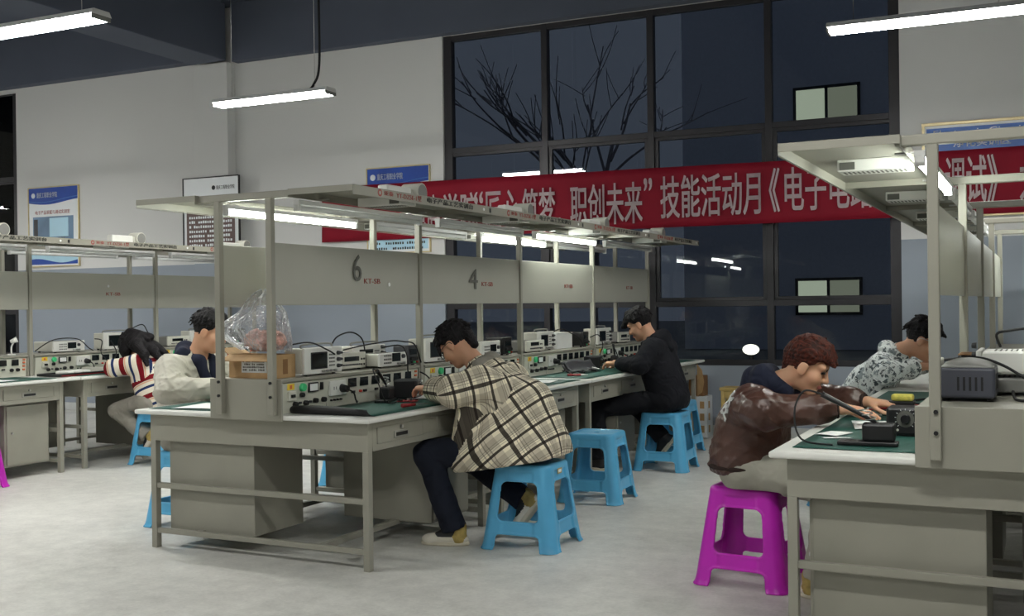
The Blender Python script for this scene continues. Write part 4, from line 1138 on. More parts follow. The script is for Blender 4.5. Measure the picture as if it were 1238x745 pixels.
M['greytrouser'] = cloth('grey_trousers', (146, 142, 132))
M['leather'] = mat('brown_leather', (76, 50, 42), .36, 0, .18, 9, .18, 70, .5)
M['leatherrib'] = cloth('dark_brown_ribbing', (48, 36, 32))
M['shoewhite'] = mat('shoe_white', (220, 214, 200), .6); M['shoetan'] = mat('shoe_tan_suede', (168, 146, 84), .8, 0, .25, 30)
M['shoeblack'] = mat('shoe_black', (30, 30, 32), .55); M['sole'] = mat('shoe_sole', (206, 198, 178), .7)
def band(t, s, period, off, width, soft=.002):
    f = t.math('FRACT', t.math('DIVIDE', t.math('ADD', s, off+50*period), period))
    d = t.math('ABSOLUTE', t.math('SUBTRACT', f, .5))
    return t.math('SMOOTHSTEP' if False else 'LESS_THAN', d, width/period/2)
def plaid_mat():
    t = NT('plaid_flannel'); p = t.principled(.9, 0, .2)
    uvn = t.n('ShaderNodeUVMap'); sp = t.n('ShaderNodeSeparateXYZ'); t.l(uvn.outputs[0], sp.inputs[0]); u, v = sp.outputs[0], sp.outputs[1]
    col = lin((246, 237, 212))+(1,)
    P = .105
    for s in (u, v):
        col = t.mix(t.math('MULTIPLY', band(t, s, P, 0, .046), .36), col, lin((122, 110, 96))+(1,))
    for s, o in ((u, .02), (v, .02)):
        for q in (-.012, 0, .012):
            col = t.mix(t.math('MULTIPLY', band(t, s, P, o+q, .003), .5), col, lin((70, 62, 58))+(1,))
    for s in (u, v):
        col = t.mix(t.math('MULTIPLY', band(t, s, P, P*.5, .015), .92), col, lin((40, 33, 30))+(1,))
    t.l(col, p.inputs['Base Color']); t.bump(t.noise(260, 2), .15, .002); return t.m
def stripe_mat():
    t = NT('striped_knit'); p = t.principled(.95, 0, .15)
    uvn = t.n('ShaderNodeUVMap'); sp = t.n('ShaderNodeSeparateXYZ'); t.l(uvn.outputs[0], sp.inputs[0]); v = sp.outputs[1]
    col = lin((222, 214, 196))+(1,); P = .15
    col = t.mix(band(t, v, P, .075, .042), col, lin((116, 24, 32))+(1,))
    col = t.mix(band(t, v, P, .0, .022), col, lin((40, 54, 92))+(1,))
    col = t.mix(band(t, v, P, .106, .012), col, lin((210, 168, 140))+(1,))
    t.l(col, p.inputs['Base Color']); t.bump(t.noise(180, 3), .3, .004); return t.m
def camo_mat():
    t = NT('grey_camouflage'); p = t.principled(.75, 0, .25)
    a = t.noise(19, 4, rough=.6); b = t.noise(26, 4, rough=.65); b2 = t.math('FRACT', t.math('MULTIPLY', b, 3.0))
    col = lin((222, 228, 226))+(1,)
    col = t.mix(t.math('GREATER_THAN', a, .57), col, lin((140, 150, 152))+(1,))
    col = t.mix(t.math('LESS_THAN', b2, .22), col, lin((58, 66, 70))+(1,))
    col = t.mix(t.math('LESS_THAN', a, .41), col, lin((88, 98, 102))+(1,))
    t.l(col, p.inputs['Base Color']); t.bump(t.noise(120, 2), .1, .003); return t.m
M['plaid'] = crease(plaid_mat(), .3); M['stripe'] = stripe_mat(); M['camo'] = crease(camo_mat(), .5); crease(M['leather'], .6, .02, 9)
def rotm(pitch, yaw, roll=0):
    """head frame -> body frame; pitch>0 looks down, yaw>0 turns left"""
    return np.array(Matrix.Rotation(yaw, 3, 'Z') @ Matrix.Rotation(pitch, 3, 'Y') @ Matrix.Rotation(roll, 3, 'X'))
def head_prims(c, R):
    T = lambda p: A3(c)+R@A3(p)
    E = lambda p, r, g=0, k=None: ell(T(p), r, R, g, k)
    Cc = lambda a, b, ra, rb, g=0, k=None: cap(T(a), T(b), ra, rb, g, k)
    P = [E((-.012, 0, .035), (.094, .075, .088)), E((.028, 0, -.05), (.062, .056, .068)), E((.06, 0, -.098), (.026, .028, .022)),
         Cc((.088, 0, .012), (.106, 0, -.026), .008, .0125, 0, .012), Cc((.094, -.013, -.03), (.094, .013, -.03), .008, .008, 0, .01),
         Cc((.072, -.045, .03), (.072, .045, .03), .017, .017, 0, .02), E((.052, .042, -.028), (.034, .028, .032)), E((.052, -.042, -.028), (.034, .028, .032))]
    for s in (1, -1):
        P += [E((-.008, s*.079, -.008), (.022, .009, .033), 0, .008), Cc((.006, s*.076, .012), (-.002, s*.078, -.03), .008, .007, 0, .008)]
        P += [E((.081, s*.031, .008), (.011, .014, .007), 2, .003), Cc((.088, s*.018, .026), (.076, s*.046, .026), .005, .004, 3, .004)]
    P += [Cc((.086, -.019, -.064), (.086, .019, -.064), .008, .008, 1, .006), Cc((.092, -.006, -.064), (.092, .006, -.064), .007, .007, 1, .005)]
    return P
def hand_prims(w, d, n, side, curl=.5, spread=.16, thumb=.6, L=1.):
    """w wrist, d finger direction, n palm normal, side +1 when the thumb leaves along cross(d, n)"""
    w = A3(w); d = A3(d)/np.linalg.norm(d); n = A3(n); n = n-d*(n@d); n /= np.linalg.norm(n); s = np.cross(d, n)*side
    P = [cap(w-d*.05, w, .027, .024)]
    for k in (-.026, -.009, .009, .026): P.append(cap(w+d*.012+s*k*.6, w+d*.085*L+s*k, .017, .0125, 0, .02))
    base = [(.030, .082, .072), (.010, .09, .082), (-.010, .087, .076), (-.029, .078, .060)]
    for i, (o, b, ln) in enumerate(base):
        p = w+d*b*L+s*o; ang = curl*(.35+.1*i); dd = d*math.cos(spread*o*30)+s*math.sin(spread*o*30)
        r = .0088
        for j, fr in enumerate((.44, .31, .25)):
            v = dd*math.cos(ang)+n*math.sin(ang); q = p+v*ln*fr*L
            P.append(cap(p, q, r, r*.92, 0, .004)); p = q; r *= .92; ang += curl*(.75 if j == 0 else .55)
    p = w+d*.02+s*.022; v = (d*.55+s*.75*thumb+n*.35); v /= np.linalg.norm(v)
    q = p+v*.05; P.append(cap(p, q, .0145, .0115, 0, .012))
    v = (d*.85+s*.25*thumb+n*.4); v /= np.linalg.norm(v); q2 = q+v*.034; P.append(cap(q, q2, .0108, .0098, 0, .005))
    v = (d*.95+n*.35*curl); v /= np.linalg.norm(v); P.append(cap(q2, q2+v*.026, .0096, .0082, 0, .004))
    return P
def person(label, loc, rz, s):
    t = thing('person', label, 'person', loc, rz, 'people working at the benches')
    g = lambda k, d=None: A3(s.get(k, d))
    pel, ch, nk, hd = g('pel'), g('chest'), g('neck'), g('head')
    R = rotm(s['pitch'], s.get('yaw', 0), s.get('roll', 0))
    sh = [g('shL'), g('shR')]; el = [g('elL'), g('elR')]; wr = [g('wrL'), g('wrR')]
    kn = [g('knL'), g('knR')]; an = [g('anL'), g('anR')]
    hips = [pel+A3((.02, .09, -.02)), pel+A3((.02, -.09, -.02))]
    bulk = s.get('bulk', 1.)
    # body: one continuous surface (coarse trunk and limbs inside the clothes, finer head and hands)
    hp = head_prims(hd, R)
    nb = cap(nk, hd+R@A3((-.028, 0, -.045)), .058, .052, 0, .03)
    tr = [cap(pel, ch, .10, .11), cap(ch, nk, .11, .06), cap(sh[0]*.8+nk*.2, sh[1]*.8+nk*.2, .05, .05), nb]
    for i in (0, 1): tr += [cap(sh[i], el[i], .042, .034), cap(el[i], wr[i], .034, .024), cap(hips[i], kn[i], .07, .05), cap(kn[i], an[i], .048, .034)]
    lo, hi = bounds(tr); V0, Q0 = snet(lambda X: np.maximum(union(tr, X, .03), .478-np.where((X[..., 0] < .18) & (np.abs(X[..., 1]) < .22) & (X[..., 2] > .405), X[..., 2], 9)), lo, hi, .013)
    hx = hp+[nb]; lo, hi = bounds(hp, .03); V1, Q1 = snet(lambda X: union(hx, X, .022), lo, hi, .0045)
    parts = [(V0, Q0, 0), (V1, Q1, groups(hp, V1[Q1].mean(1)))]
    for i, (sd, dk, nk_) in enumerate(((1, 'hdL', 'hnL'), (-1, 'hdR', 'hnR'))):
        d = g(dk, wr[i]-el[i]); n = g(nk_, (0, 0, -1))
        # thumb points inwards: towards the other hand
        dd = d/np.linalg.norm(d); nn = n-dd*(n@dd); nn /= np.linalg.norm(nn); c = np.cross(dd, nn)
        want = s.get('thumbL' if i == 0 else 'thumbR'); want = A3(want) if want is not None else A3((0, -sd, .3))
        pr = hand_prims(wr[i], d, n, 1 if c@want > 0 else -1, s.get('curl', .5))
        lo, hi = bounds(pr, .012); V, Q = snet(lambda X: union(pr, X, .008), lo, hi, .0036); parts.append((V, Q, 0))
    mesh_np('body', parts, [s.get('skin', M['skin']), M['lip'], M['eye'], M['hair']], t)
    # jacket
    b = bulk
    jk = [cap(pel+A3((0, .05, .0)), pel+A3((0, -.05, .0)), .135*b, .135*b), cap(pel*.5+ch*.5+A3((0, .05, 0)), pel*.5+ch*.5+A3((0, -.05, 0)), .135*b, .135*b),
          cap(ch+A3((0, .07, 0)), ch+A3((0, -.07, 0)), .13*b, .13*b), cap(sh[0]*.85+sh[1]*.15, sh[1]*.85+sh[0]*.15, .082*b, .082*b), cap(nk, nk*.6+ch*.4, .07, .10)]
    for i in (0, 1):
        sl = s.get('sleeve', 1.)
        jk += [cap(sh[i], el[i], .076*b*sl, .064*b*sl, 0, .04), cap(el[i], el[i]*.22+wr[i]*.78, .064*b*sl, .05*b*sl, 0, .03), cap(el[i]*.25+wr[i]*.75, el[i]*.07+wr[i]*.93, .05*b*sl, .035*b, 0, .015)]
    for q in s.get('jprims', []): jk.append(q)
    hem = s['hem']; hn = A3(s.get('hemn', (0, 0, 1))); amp = s.get('fold', .006); sd = s.get('seed', 0)
    elc = el
    def jf(X):
        D = union(jk, X, .055)
        w = np.zeros(D.shape)
        for e in elc: w = np.maximum(w, np.exp(-((X-e)**2).sum(-1)/.012))
        w = np.maximum(w, .8*np.exp(-((X[..., 2]-hem[2])/.12)**2))
        D = D+amp*wob(X, s.get('fs', 1.), sd)*(.3+.7*w)+amp*.35*wob(X, 2.1, sd+3)*(.2+w)
        rg = s.get('ridge', .6); D = D-amp*rg*(ridge(X, 1., sd)*(.45+.8*w)+.5*ridge(X, 1.9, sd+2)*(.25+w))
        D = np.maximum(D, -((X-A3(hem))@hn))
        D = np.maximum(D, .468-np.where((np.abs(X[..., 0]) < .2) & (np.abs(X[..., 1]) < .2), X[..., 2], 9))
        D = np.maximum(D, -evalp(('c', nk-A3((0, 0, 0))*0+R@A3((0, 0, .0)), hd+R@A3((.0, 0, -.06)), s.get('neckhole', .064), .07, 0, None), X))
        for i in (0, 1):
            dr = wr[i]-el[i]; dr = dr/np.linalg.norm(dr); e = wr[i]-dr*.012
            far = (X-e)@dr; near = np.linalg.norm(X-wr[i], axis=-1) < .13
            D = np.where(near, np.maximum(D, far), D)
        return D
    lo, hi = bounds(jk, .03); V, Q = snet(jf, lo, hi, s.get('res', .0085))
    ax = (nk-pel)
    bones = [(pel-ax*.35, nk, .13, .10, .17, (0, 1, .01), s.get('v0', 0))]
    for i in (0, 1):
        bones += [(sh[i]+(sh[i]-el[i])*.12, el[i], .066, .06, .068, (0, 0, 1) if abs((el[i]-sh[i])[2]) < .25 else (1, 0, 0), .03), (el[i], wr[i], .058, .045, .06, (0, 0, 1), .33)]
    jm = mesh_np(s.get('jname', 'jacket'), [(V, Q, 0)], s['jmat'], t, uv=bones)
    if s.get('jlabel'): jm['label'] = s['jlabel']
    if s.get('cuffs'):
        for i in (0, 1):
            dr = wr[i]-el[i]; dr /= np.linalg.norm(dr)
            q = [cap(wr[i]-dr*.065, wr[i]-dr*.012, .042*b, .036*b)]
            lo, hi = bounds(q, .02); mesh_np('cuff', [snet(lambda X: np.maximum(union(q, X, .01)+.0018*np.sin(180*np.arctan2(X[..., 1]-wr[i][1], X[..., 2]-wr[i][2])/6), (X-(wr[i]-dr*.006))@dr), lo, hi, .006)+(0,)], s['cuffs'], jm)
        hb = [ell(pel+A3(s.get('waist', (0, 0, .05))), (.156*b, .197*b, .034))]
        lo, hi = bounds(hb, .02); mesh_np('waistband', [snet(lambda X: union(hb, X, .01), lo, hi, .009)+(0,)], s['cuffs'], jm)
    if s.get('hood'):
        back = A3((-.07, 0, .0)); hq = [cap(nk+A3((-.05, .07, .01)), nk+A3((-.09, 0, .035)), .045, .055), cap(nk+A3((-.05, -.07, .01)), nk+A3((-.09, 0, .035)), .045, .055),
              cap(nk+A3((-.05, .07, .01)), nk+A3((.055, .045, -.03)), .04, .026), cap(nk+A3((-.05, -.07, .01)), nk+A3((.055, -.045, -.03)), .04, .026), cap(nk+A3((-.09, 0, .02)), nk+A3((-.14, 0, -.06)), .055, .05)]
        hs_ = s.get('hs', 1.); hq = [cap(q_[1]+(nk-q_[1])*(1-hs_)*.5, q_[2]+(nk-q_[2])*(1-hs_)*.5, q_[3]*hs_, q_[4]*hs_) for q_ in hq]
        hq += s.get('hprims', [])
        lo, hi = bounds(hq, .03)
        V, Q = snet(lambda X: np.maximum(union(hq, X, .035)+.004*wob(X, 1.6, sd), -evalp(('c', nk, hd, .056, .06, 0, None), X)), lo, hi, .007)
        mesh_np('hood', [(V, Q, 0)], s['hood'], jm)
    # trousers
    tb = s.get('tbulk', 1.)
    tp = [cap(hips[0], hips[1], .125, .125)]
    for i in (0, 1): tp += [cap(hips[i], kn[i], .098*tb, .078*tb, 0, .04), cap(kn[i], an[i]+(an[i]-kn[i])*.02, .074*tb, .07*tb, 0, .03)]
    zc = s.get('stop', .0)
    def tf(X):
        D = union(tp, X, .04)+.0045*wob(X, 1.3, sd+5)+.003*wob(X, 2.6, sd+1)
        D = np.maximum(D, .4675-np.where((X[..., 0] < .18) & (X[..., 2] > .405), X[..., 2], 9))
        for i in (0, 1):
            dr = an[i]-kn[i]; dr /= np.linalg.norm(dr); near = np.linalg.norm(X-an[i], axis=-1) < .12
            D = np.where(near, np.maximum(D, (X-(an[i]+dr*.0))@dr), D)
        return D
    lo, hi = bounds(tp, .03); V, Q = snet(tf, lo, hi, .0095)
    mesh_np('trousers', [(V, Q, 0)], s['tmat'], t)
    # shoes
    for i in (0, 1):
        a = an[i]; fd = g('ftL' if i == 0 else 'ftR', (1, 0, 0)); fd = fd/np.linalg.norm(fd); up = A3((0, 0, 1)); up = up-fd*(up@fd); up /= np.linalg.norm(up); sd_ = np.cross(up, fd)
        T = lambda x, y, z: a+fd*x+sd_*y+up*z
        FR = np.stack([fd, sd_, up], 1)
        sp = [ell(T(.05, 0, -.055), (.135, .043, .032), FR, 0), cap(T(-.03, 0, .01), T(-.025, 0, -.045), .042, .043, 2), cap(T(0, 0, .0), T(.075, 0, -.045), .042, .036, 1), ell(T(.125, 0, -.058), (.055, .044, .03), FR, 0)]
        z0 = -.088
        def sf(X):
            D = union(sp, X, .02); return np.maximum(D, -((X-T(0, 0, z0+.012))@up))
        lo, hi = bounds(sp, .02); V, Q = snet(sf, lo, hi, .0055)
        cols = s.get('shoe', [M['shoewhite'], M['shoeblack'], M['shoetan']])
        so = mesh_np('shoe', [(V, Q, groups(sp, V[Q].mean(1)))], cols, t)
        so_p = [ell(T(.052, 0, z0+.012), (.142, .048, .04), FR)]
        lo, hi = bounds(so_p, .01); V, Q = snet(lambda X: np.maximum(np.maximum(union(so_p, X, .01), (X-T(0, 0, z0+.024))@up), -((X-T(0, 0, z0))@up)), lo, hi, .006)
        mesh_np('sole', [(V, Q, 0)], s.get('sole', M['sole']), so)
        lb = MB()
        for k in range(4):
            x = .055+.02*k; z = .0-.018*k
            lb.tube([T(x, .03, z-.014), T(x+.008, .0, z), T(x, -.03, z-.014)], .0035, 5)
        obj('laces', lb, M['shoewhite'], so)
    # hair
    if s.get('hair'):
        T = lambda p: hd+R@A3(p)
        q = [ell(T((-.014, 0, .04)), (.118, .098, .115), R)]
        rn = random.Random(s.get('seed', 0)+11); tufts = []
        for k in range(s.get('tufts', 90)):
            az = rn.uniform(-PI, PI); ele = rn.uniform(.15, 1.45)
            d = A3((math.cos(az)*math.cos(ele), math.sin(az)*math.cos(ele), math.sin(ele)))
            p0 = A3((-.014, 0, .04))+d*A3((.104, .084, .100))
            fl = d*.15+A3((.75, 0, -.15)) if s.get('swept') else A3((math.cos(az), math.sin(az), -.55)); fl = fl-d*(fl@d)*.8; fl /= np.linalg.norm(fl)
            L = rn.uniform(.03, .062)
            p1 = p0+fl*L+d*rn.uniform(-.004, .013)
            zmin = np.interp(p1[0], [-.12, -.06, -.035, 0, .03, .06, .12], [-.08, -.08, -.03, .02, .035, .055, .06])
            if p1[2] < zmin: continue
            tufts.append(cap(T(p0), T(p1), rn.uniform(.008, .014), .003, 0, .006))
        for a, b2, ra, rb in s.get('locks', []): q.append(cap(T(a), T(b2), ra, rb, 0, .02))
        for a, b2, ra, rb in s.get('long', []): q.append(cap(a, b2, ra, rb, 0, .02))
        tufts += [cap(a, b2, ra, rb, 0, .006) for a, b2, ra, rb in s.get('strands', [])]
        lo_, hi_ = bounds(q, .02)
        hl = s.get('hairline', [(-.12, -.085), (-.06, -.085), (-.035, -.035), (.0, .012), (.03, .03), (.06, .062), (.12, .066)])
        hx_ = [p[0] for p in hl]; hz = [p[1] for p in hl]
        lk = q[1:]
        def hf(X):
            L = (X-hd)@R
            tk = np.clip((L[..., 2]+.01)/.10, 0, 1); tk = .0045+.017*tk*tk*(3-2*tk)
            D = evalp(ell(hd+R@A3((-.012, 0, .035)), (.094, .075, .088), R), X)-tk
            for p in tufts: D = smin(D, evalp(p, X), .007)
            D = np.maximum(D, np.interp(L[..., 0], hx_, hz)-L[..., 2]+.004*np.sin(120*L[..., 1]+60*L[..., 0]))
            for p in lk: D = smin(D, evalp(p, X), .018)
            st = np.sin(150*L[..., 1]+40*np.sin(20*L[..., 0])+30*L[..., 2])*.6+np.sin(95*L[..., 1]-60*L[..., 0]+25*np.sin(18*L[..., 2]))*.7
            return D+.0022*st
        lo, hi = bounds(q, .02); V, Q = snet(hf, lo, hi, .0046)
        mesh_np('hair', [(V, Q, 0)], s['hair'], t)
    if s.get('glasses'):
        T = lambda p: tuple(hd+R@A3(p))
        gl = MB()
        for sgn in (1, -1):
            c = (.108, sgn*.034, .002)
            pts = [T((c[0]-.012*abs(math.cos(a))*(1 if sgn*math.cos(a) > 0 else 0), c[1]+.026*math.cos(a), c[2]+.02*math.sin(a))) for a in [2*PI*k/16 for k in range(17)]]
            gl.tube(pts, .0024, 6, smoothpath=False)
            gl.tube([T((.098, sgn*.062, .008)), T((.05, sgn*.082, .012)), T((-.01, sgn*.086, .01)), T((-.025, sgn*.084, -.012))], .0025, 6)
        gl.tube([T((.108, .009, .006)), T((.113, 0, .008)), T((.108, -.009, .006))], .0022, 6)
        obj('glasses', gl, s['glasses'], t)
    return t, R
def loc2(x0, y0, rz):
    c, s_ = math.cos(-rz), math.sin(-rz)
    return lambda x, y, z: ((x-x0)*c-(y-y0)*s_, (x-x0)*s_+(y-y0)*c, z)
PALM = (0, 0, -1)
# 1 plaid jacket
person('person in a cream and brown plaid jacket with glasses, head bowed over the bench', (-2.62, 5.46, 0), PI, dict(
    pel=(-.03, 0, .58), chest=(.12, 0, .80), neck=(.31, 0, .99), head=(.455, .0, 1.115), pitch=.72, yaw=-.06,
    shL=(.20, .20, .905), shR=(.20, -.20, .905), elL=(.31, .29, .872), elR=(.34, -.30, .872), wrL=(.57, .11, .862), wrR=(.58, -.10, .862),
    hdL=(1, -.35, .04), hdR=(1, .35, .04), knL=(.50, .26, .51), knR=(.42, -.08, .45), anL=(.37, .20, .088), anR=(.05, -.04, .235), ftL=(1, .28, 0), ftR=(.62, 0, -.78),
    jmat=M['plaid'], tmat=M['navy'], bulk=1.2, sleeve=1.14, hood=M['greytrouser'], hs=.85, hem=(0, 0, .468), hemn=(.17, 0, 1), fold=.007, seed=1, hair=M['hair'], glasses=M['black'], curl=.75,
    jprims=[cap((.31, .19, .55), (.27, .16, .76), .075, .085), cap((.30, -.17, .55), (.27, -.15, .76), .075, .085), cap((-.06, 0, .62), (.0, 0, .78), .15, .15), cap((.30, .19, .47), (.10, .18, .60), .085, .11), cap((.28, -.19, .49), (.10, -.18, .60), .085, .11), cap((-.075, .13, .52), (-.075, -.13, .52), .13, .13), cap((.02, .20, .50), (.2, .2, .47), .09, .09), cap((.28, .05, .97), (.22, 0, 1.0), .05, .06)],
    locks=[((.075, .03, .07), (.108, .03, .02), .02, .008), ((.08, -.02, .07), (.112, -.02, .02), .02, .008), ((.07, .06, .05), (.085, .07, -.0), .016, .007), ((-.1, 0, .0), (-.095, 0, -.08), .035, .025)]))
# 2 black hoodie
person('person in a black hoodie sitting by the far end of the middle row', (-2.78, 8.39, 0), PI, dict(
    pel=(-.03, 0, .58), chest=(.05, 0, .83), neck=(.11, 0, 1.04), head=(.215, 0, 1.165), pitch=.48, yaw=.1,
    shL=(.05, .19, .97), shR=(.05, -.19, .97), elL=(.12, .28, .85), elR=(.15, -.27, .85), wrL=(.37, .13, .852), wrR=(.40, -.12, .852), hdL=(1, -.3, .02), hdR=(1, .3, .02),
    knL=(.50, .27, .50), knR=(.25, -.06, .48), anL=(.48, .28, .088), anR=(.05, -.04, .235), ftL=(1, 0, 0), ftR=(.62, 0, -.78), jmat=M['blackcloth'], tmat=M['blacktrouser'], jname='hoodie', hood=M['blackcloth'],
    bulk=1.12, hem=(0, 0, .49), fold=.007, seed=2, hair=M['hair'], curl=.7, shoe=[M['shoeblack'], M['shoeblack'], M['shoeblack']],
    locks=[((.06, .03, .09), (.125, .03, .05), .03, .02), ((.06, -.03, .09), (.125, -.03, .05), .03, .02), ((-.06, 0, .12), (.05, 0, .125), .03, .03)]))
# 3 brown leather jacket
person('person with auburn hair in a brown leather jacket writing at the right bench', (-1.27, 5.13, 0), -.06, dict(
    pel=(-.03, 0, .58), chest=(.01, 0, .76), neck=(.11, 0, .94), head=(.265, 0, 1.035), pitch=.44, yaw=.10, swept=1,
    shL=(.05, .20, .86), shR=(.05, -.20, .86), elL=(.17, .28, .86), elR=(.14, -.30, .85), wrL=(.49, .20, .862), wrR=(.46, -.20, .864), hdL=(1, .0, -.06), hdR=(1, .05, -.06),
    knL=(.40, .04, .50), knR=(.42, -.16, .50), anL=(.36, .05, .088), anR=(.34, -.15, .088), jmat=M['leather'], tmat=M['khaki'], bulk=1.16, sleeve=1.1, hem=(0, 0, .53), fold=.0105, ridge=.85, fs=1.15, seed=3,
    hood=M['navyhood'], hprims=[cap((.08, .07, .985), (.19, .06, .925), .038, .03), cap((.08, -.07, .985), (.19, -.06, .925), .038, .03), cap((.07, .05, 1.0), (.07, -.05, 1.0), .046, .046)], cuffs=M['leatherrib'], waist=(0, 0, -.015), hair=M['hair_red'], curl=.35,
    locks=[((.05, .035, .085), (.11, .03, .062), .03, .010), ((.05, -.035, .085), (.113, -.035, .058), .03, .010), ((.06, 0, .09), (.116, .005, .066), .028, .008), ((-.05, 0, .112), (.05, 0, .108), .032, .032), ((-.09, 0, .03), (-.085, 0, -.05), .04, .02)]))
# 4 patterned jacket
person('person with glasses in a grey and white patterned jacket behind the right bench post', (-1.14, 7.36, 0), -.1, dict(
    pel=(-.03, 0, .58), chest=(.12, 0, .80), neck=(.285, 0, 1.0), head=(.425, 0, 1.085), pitch=.42, yaw=.2,
    shL=(.21, .20, .915), shR=(.21, -.20, .915), elL=(.28, .27, .89), elR=(.27, -.28, .89), wrL=(.43, .12, .92), wrR=(.44, -.14, .92), hdL=(1, -.2, .1), hdR=(1, .2, .1),
    knL=(.21, .10, .50), knR=(.21, -.11, .50), anL=(.18, .12, .088), anR=(.18, -.12, .088), jmat=M['camo'], tmat=M['blacktrouser'], bulk=1.1, hem=(0, 0, .5), fold=.008, seed=4, hair=M['hair'], glasses=M['chrome'], curl=.9,
    hood=M['camo'], hs=.78, locks=[((.06, .02, .09), (.118, .03, .078), .028, .009), ((.06, -.03, .09), (.12, -.03, .074), .028, .009), ((-.06, 0, .12), (.05, 0, .115), .03, .03)]))
# 5 pale jacket
person('person in a pale grey jacket with a navy hood, half behind the bench post', (-4.795, 5.20, 0), .12, dict(
    pel=(-.10, 0, .58), chest=(-.07, 0, .83), neck=(-.0, 0, 1.045), head=(.09, 0, 1.195), pitch=.36, yaw=.30,
    shL=(-.05, .21, .97), shR=(-.05, -.21, .97), elL=(.08, .30, .855), elR=(.01, -.31, .86), wrL=(.32, .12, .858), wrR=(.31, -.16, .858), hdL=(1, -.1, -.1), hdR=(1, .1, -.1),
    knL=(.34, .13, .50), knR=(.34, -.05, .50), anL=(.40, .13, .088), anR=(.40, -.11, .088), jmat=M['palegrey'], tmat=M['greytrouser'], bulk=1.08, sleeve=1.12, hem=(0, 0, .5), fold=.0145, ridge=1.0, seed=5,
    hood=M['navyhood'], hprims=[cap((.05, .06, 1.02), (.115, .035, .86), .036, .03), cap((.05, -.06, 1.02), (.115, -.035, .86), .036, .03)], hair=M['hair'], curl=.6, locks=[((.06, .03, .085), (.11, .035, .045), .028, .015), ((.06, -.03, .085), (.11, -.035, .045), .028, .015), ((-.05, 0, .115), (.05, 0, .115), .03, .03)]))
# 6 striped sweater
person('person in a striped sweater with long black hair bowed over the left bench', (-6.97, 7.06, 0), PI, dict(
    pel=(-.02, 0, .57), chest=(.05, 0, .76), neck=(.15, 0, .94), head=(.285, .0, 1.02), pitch=1.0, yaw=.1,
    shL=(.08, .175, .875), shR=(.08, -.175, .875), elL=(.24, .27, .842), elR=(.24, -.27, .845), wrL=(.45, .03, .852), wrR=(.44, -.20, .852), hdL=(1, -.3, .04), hdR=(1, .1, .04),
    knL=(.38, .10, .455), knR=(.38, -.09, .455), anL=(.05, .065, .235), anR=(.05, -.065, .235), ftL=(.62, 0, -.78), ftR=(.62, 0, -.78), jmat=M['stripe'], jname='sweater', tmat=M['greytrouser'], tbulk=.95, bulk=1.06, sleeve=1.05, hem=(0, 0, .475), fold=.006, seed=6, hair=M['hair'], curl=.6,
    hairline=[(-.12, -.1), (-.05, -.1), (.0, -.06), (.03, -.02), (.06, .03), (.12, .05)],
    locks=[((-.05, .05, .05), (.03, .10, -.02), .05, .05), ((.03, .09, .0), (.09, .10, -.09), .045, .03), ((-.05, -.05, .05), (.03, -.1, -.02), .05, .05), ((.03, -.09, .0), (.09, -.1, -.09), .045, .03),
           ((-.09, .03, .05), (-.14, .05, -.05), .06, .05), ((-.12, .05, -.03), (-.10, .12, -.13), .05, .025), ((-.1, -.02, .0), (-.16, -.02, -.10), .055, .035), ((-.13, .02, -.05), (-.17, .06, -.15), .04, .015), ((-.1, .07, -.02), (-.08, .13, -.10), .04, .02)],
    long=[((.22, .06, 1.07), (.12, .11, 1.03), .07, .06), ((.12, .11, 1.03), (.0, .15, .955), .058, .04), ((.14, .02, 1.05), (.02, .03, .985), .06, .045), ((.02, .03, .985), (-.08, .02, .89), .045, .02), ((.0, .15, .955), (-.05, .17, .87), .04, .018), ((.1, -.06, 1.02), (.0, -.1, .95), .05, .03)],
    strands=[((.0+.02*k, .13+.012*(k % 3), .95+.01*k), (-.03+.03*k, .19+.012*(k % 4), .84+.012*k), .012, .004) for k in range(7)]))

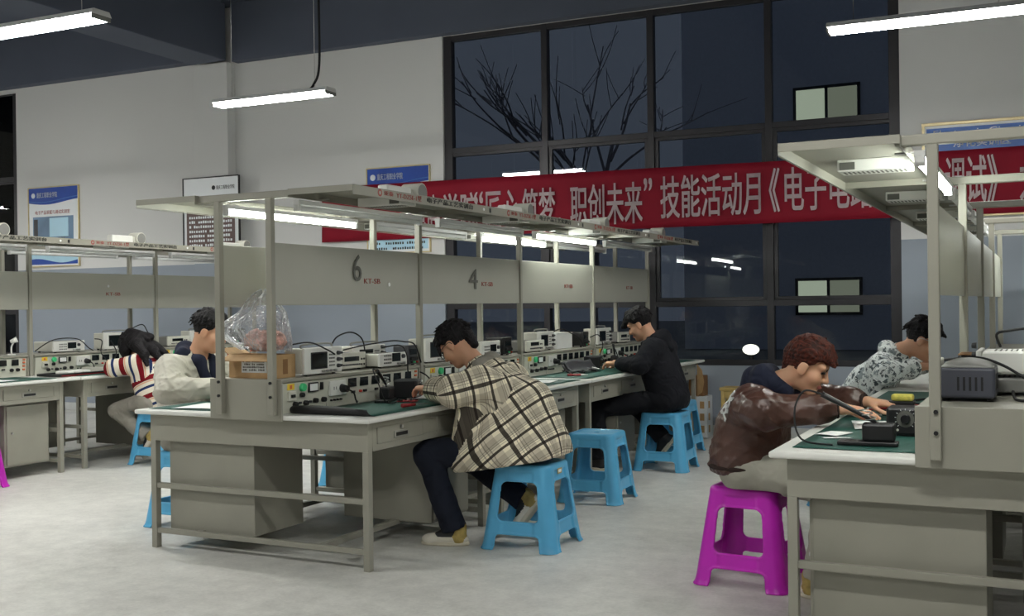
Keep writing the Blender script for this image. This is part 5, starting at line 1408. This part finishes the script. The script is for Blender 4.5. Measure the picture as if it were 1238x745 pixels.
# white stitched lettering on the back of the leather jacket
from mathutils.bvhtree import BVHTree
pr = [o for o in COL.objects if o.get('label', '').startswith('person with auburn')][0]
jk_ = [c for c in pr.children if c.name.startswith('jacket')][0]
bv = BVHTree.FromPolygons([v.co for v in jk_.data.vertices], [tuple(p.vertices) for p in jk_.data.polygons])
def stitch(body, w, h, c, d, X, m):
    d = Vector(d).normalized(); X = Vector(X); X = (X-d*X.dot(d)).normalized(); Y = X.cross(d) if X.cross(d).z > 0 else d.cross(X)
    o = text('lettering', body, w, h, Vector(c)-X*w/2-Y*h/2, X, Y, m, jk_, .03)
    for v in o.data.vertices:
        hit = bv.ray_cast(v.co, d)
        if hit[0] is not None: v.co = hit[0]-d*.004
for body, off in (('R', 0), ('&', .055)):
    stitch(body, .075, .085, (-.13+off*.7, -.42, .86+off), (.25, .95, -.1), (.55, -.1, .8), M['paper'])
# ------------------------------------------------------------------ camera, world and view
cam = bpy.data.cameras.new('camera'); co = bpy.data.objects.new('camera', cam); COL.objects.link(co)
YAW, PIT, ROL, FPX, HC = .4607, -.0025, .0128, 1304.03, 1.3392
cam.sensor_width = 36; cam.lens = 36*FPX/1238; cam.clip_start = .05
fw = Vector((-math.sin(YAW)*math.cos(PIT), math.cos(YAW)*math.cos(PIT), math.sin(PIT)))
rt = Vector((math.cos(YAW), math.sin(YAW), 0)); up = rt.cross(fw)
cr, sr = math.cos(ROL), math.sin(ROL)
r2 = rt*cr-up*sr; u2 = up*cr+rt*sr
mw = Matrix((r2, u2, -fw)).transposed().to_4x4(); mw.translation = (0, 0, HC)
co.matrix_world = mw
SC.camera = co
wd = bpy.data.worlds.new('night'); SC.world = wd; wd.use_nodes = True
bg = wd.node_tree.nodes['Background']; bg.inputs[0].default_value = lin((78, 84, 95))+(1,); bg.inputs[1].default_value = .15
SC.view_settings.view_transform = 'Standard'; SC.view_settings.look = 'None'; SC.view_settings.gamma = 1
SC.view_settings.use_curve_mapping = False
SC.view_settings.exposure = 1.92
SC.cycles.use_denoising = True
SC.cycles.max_bounces = 8; SC.cycles.transparent_max_bounces = 16
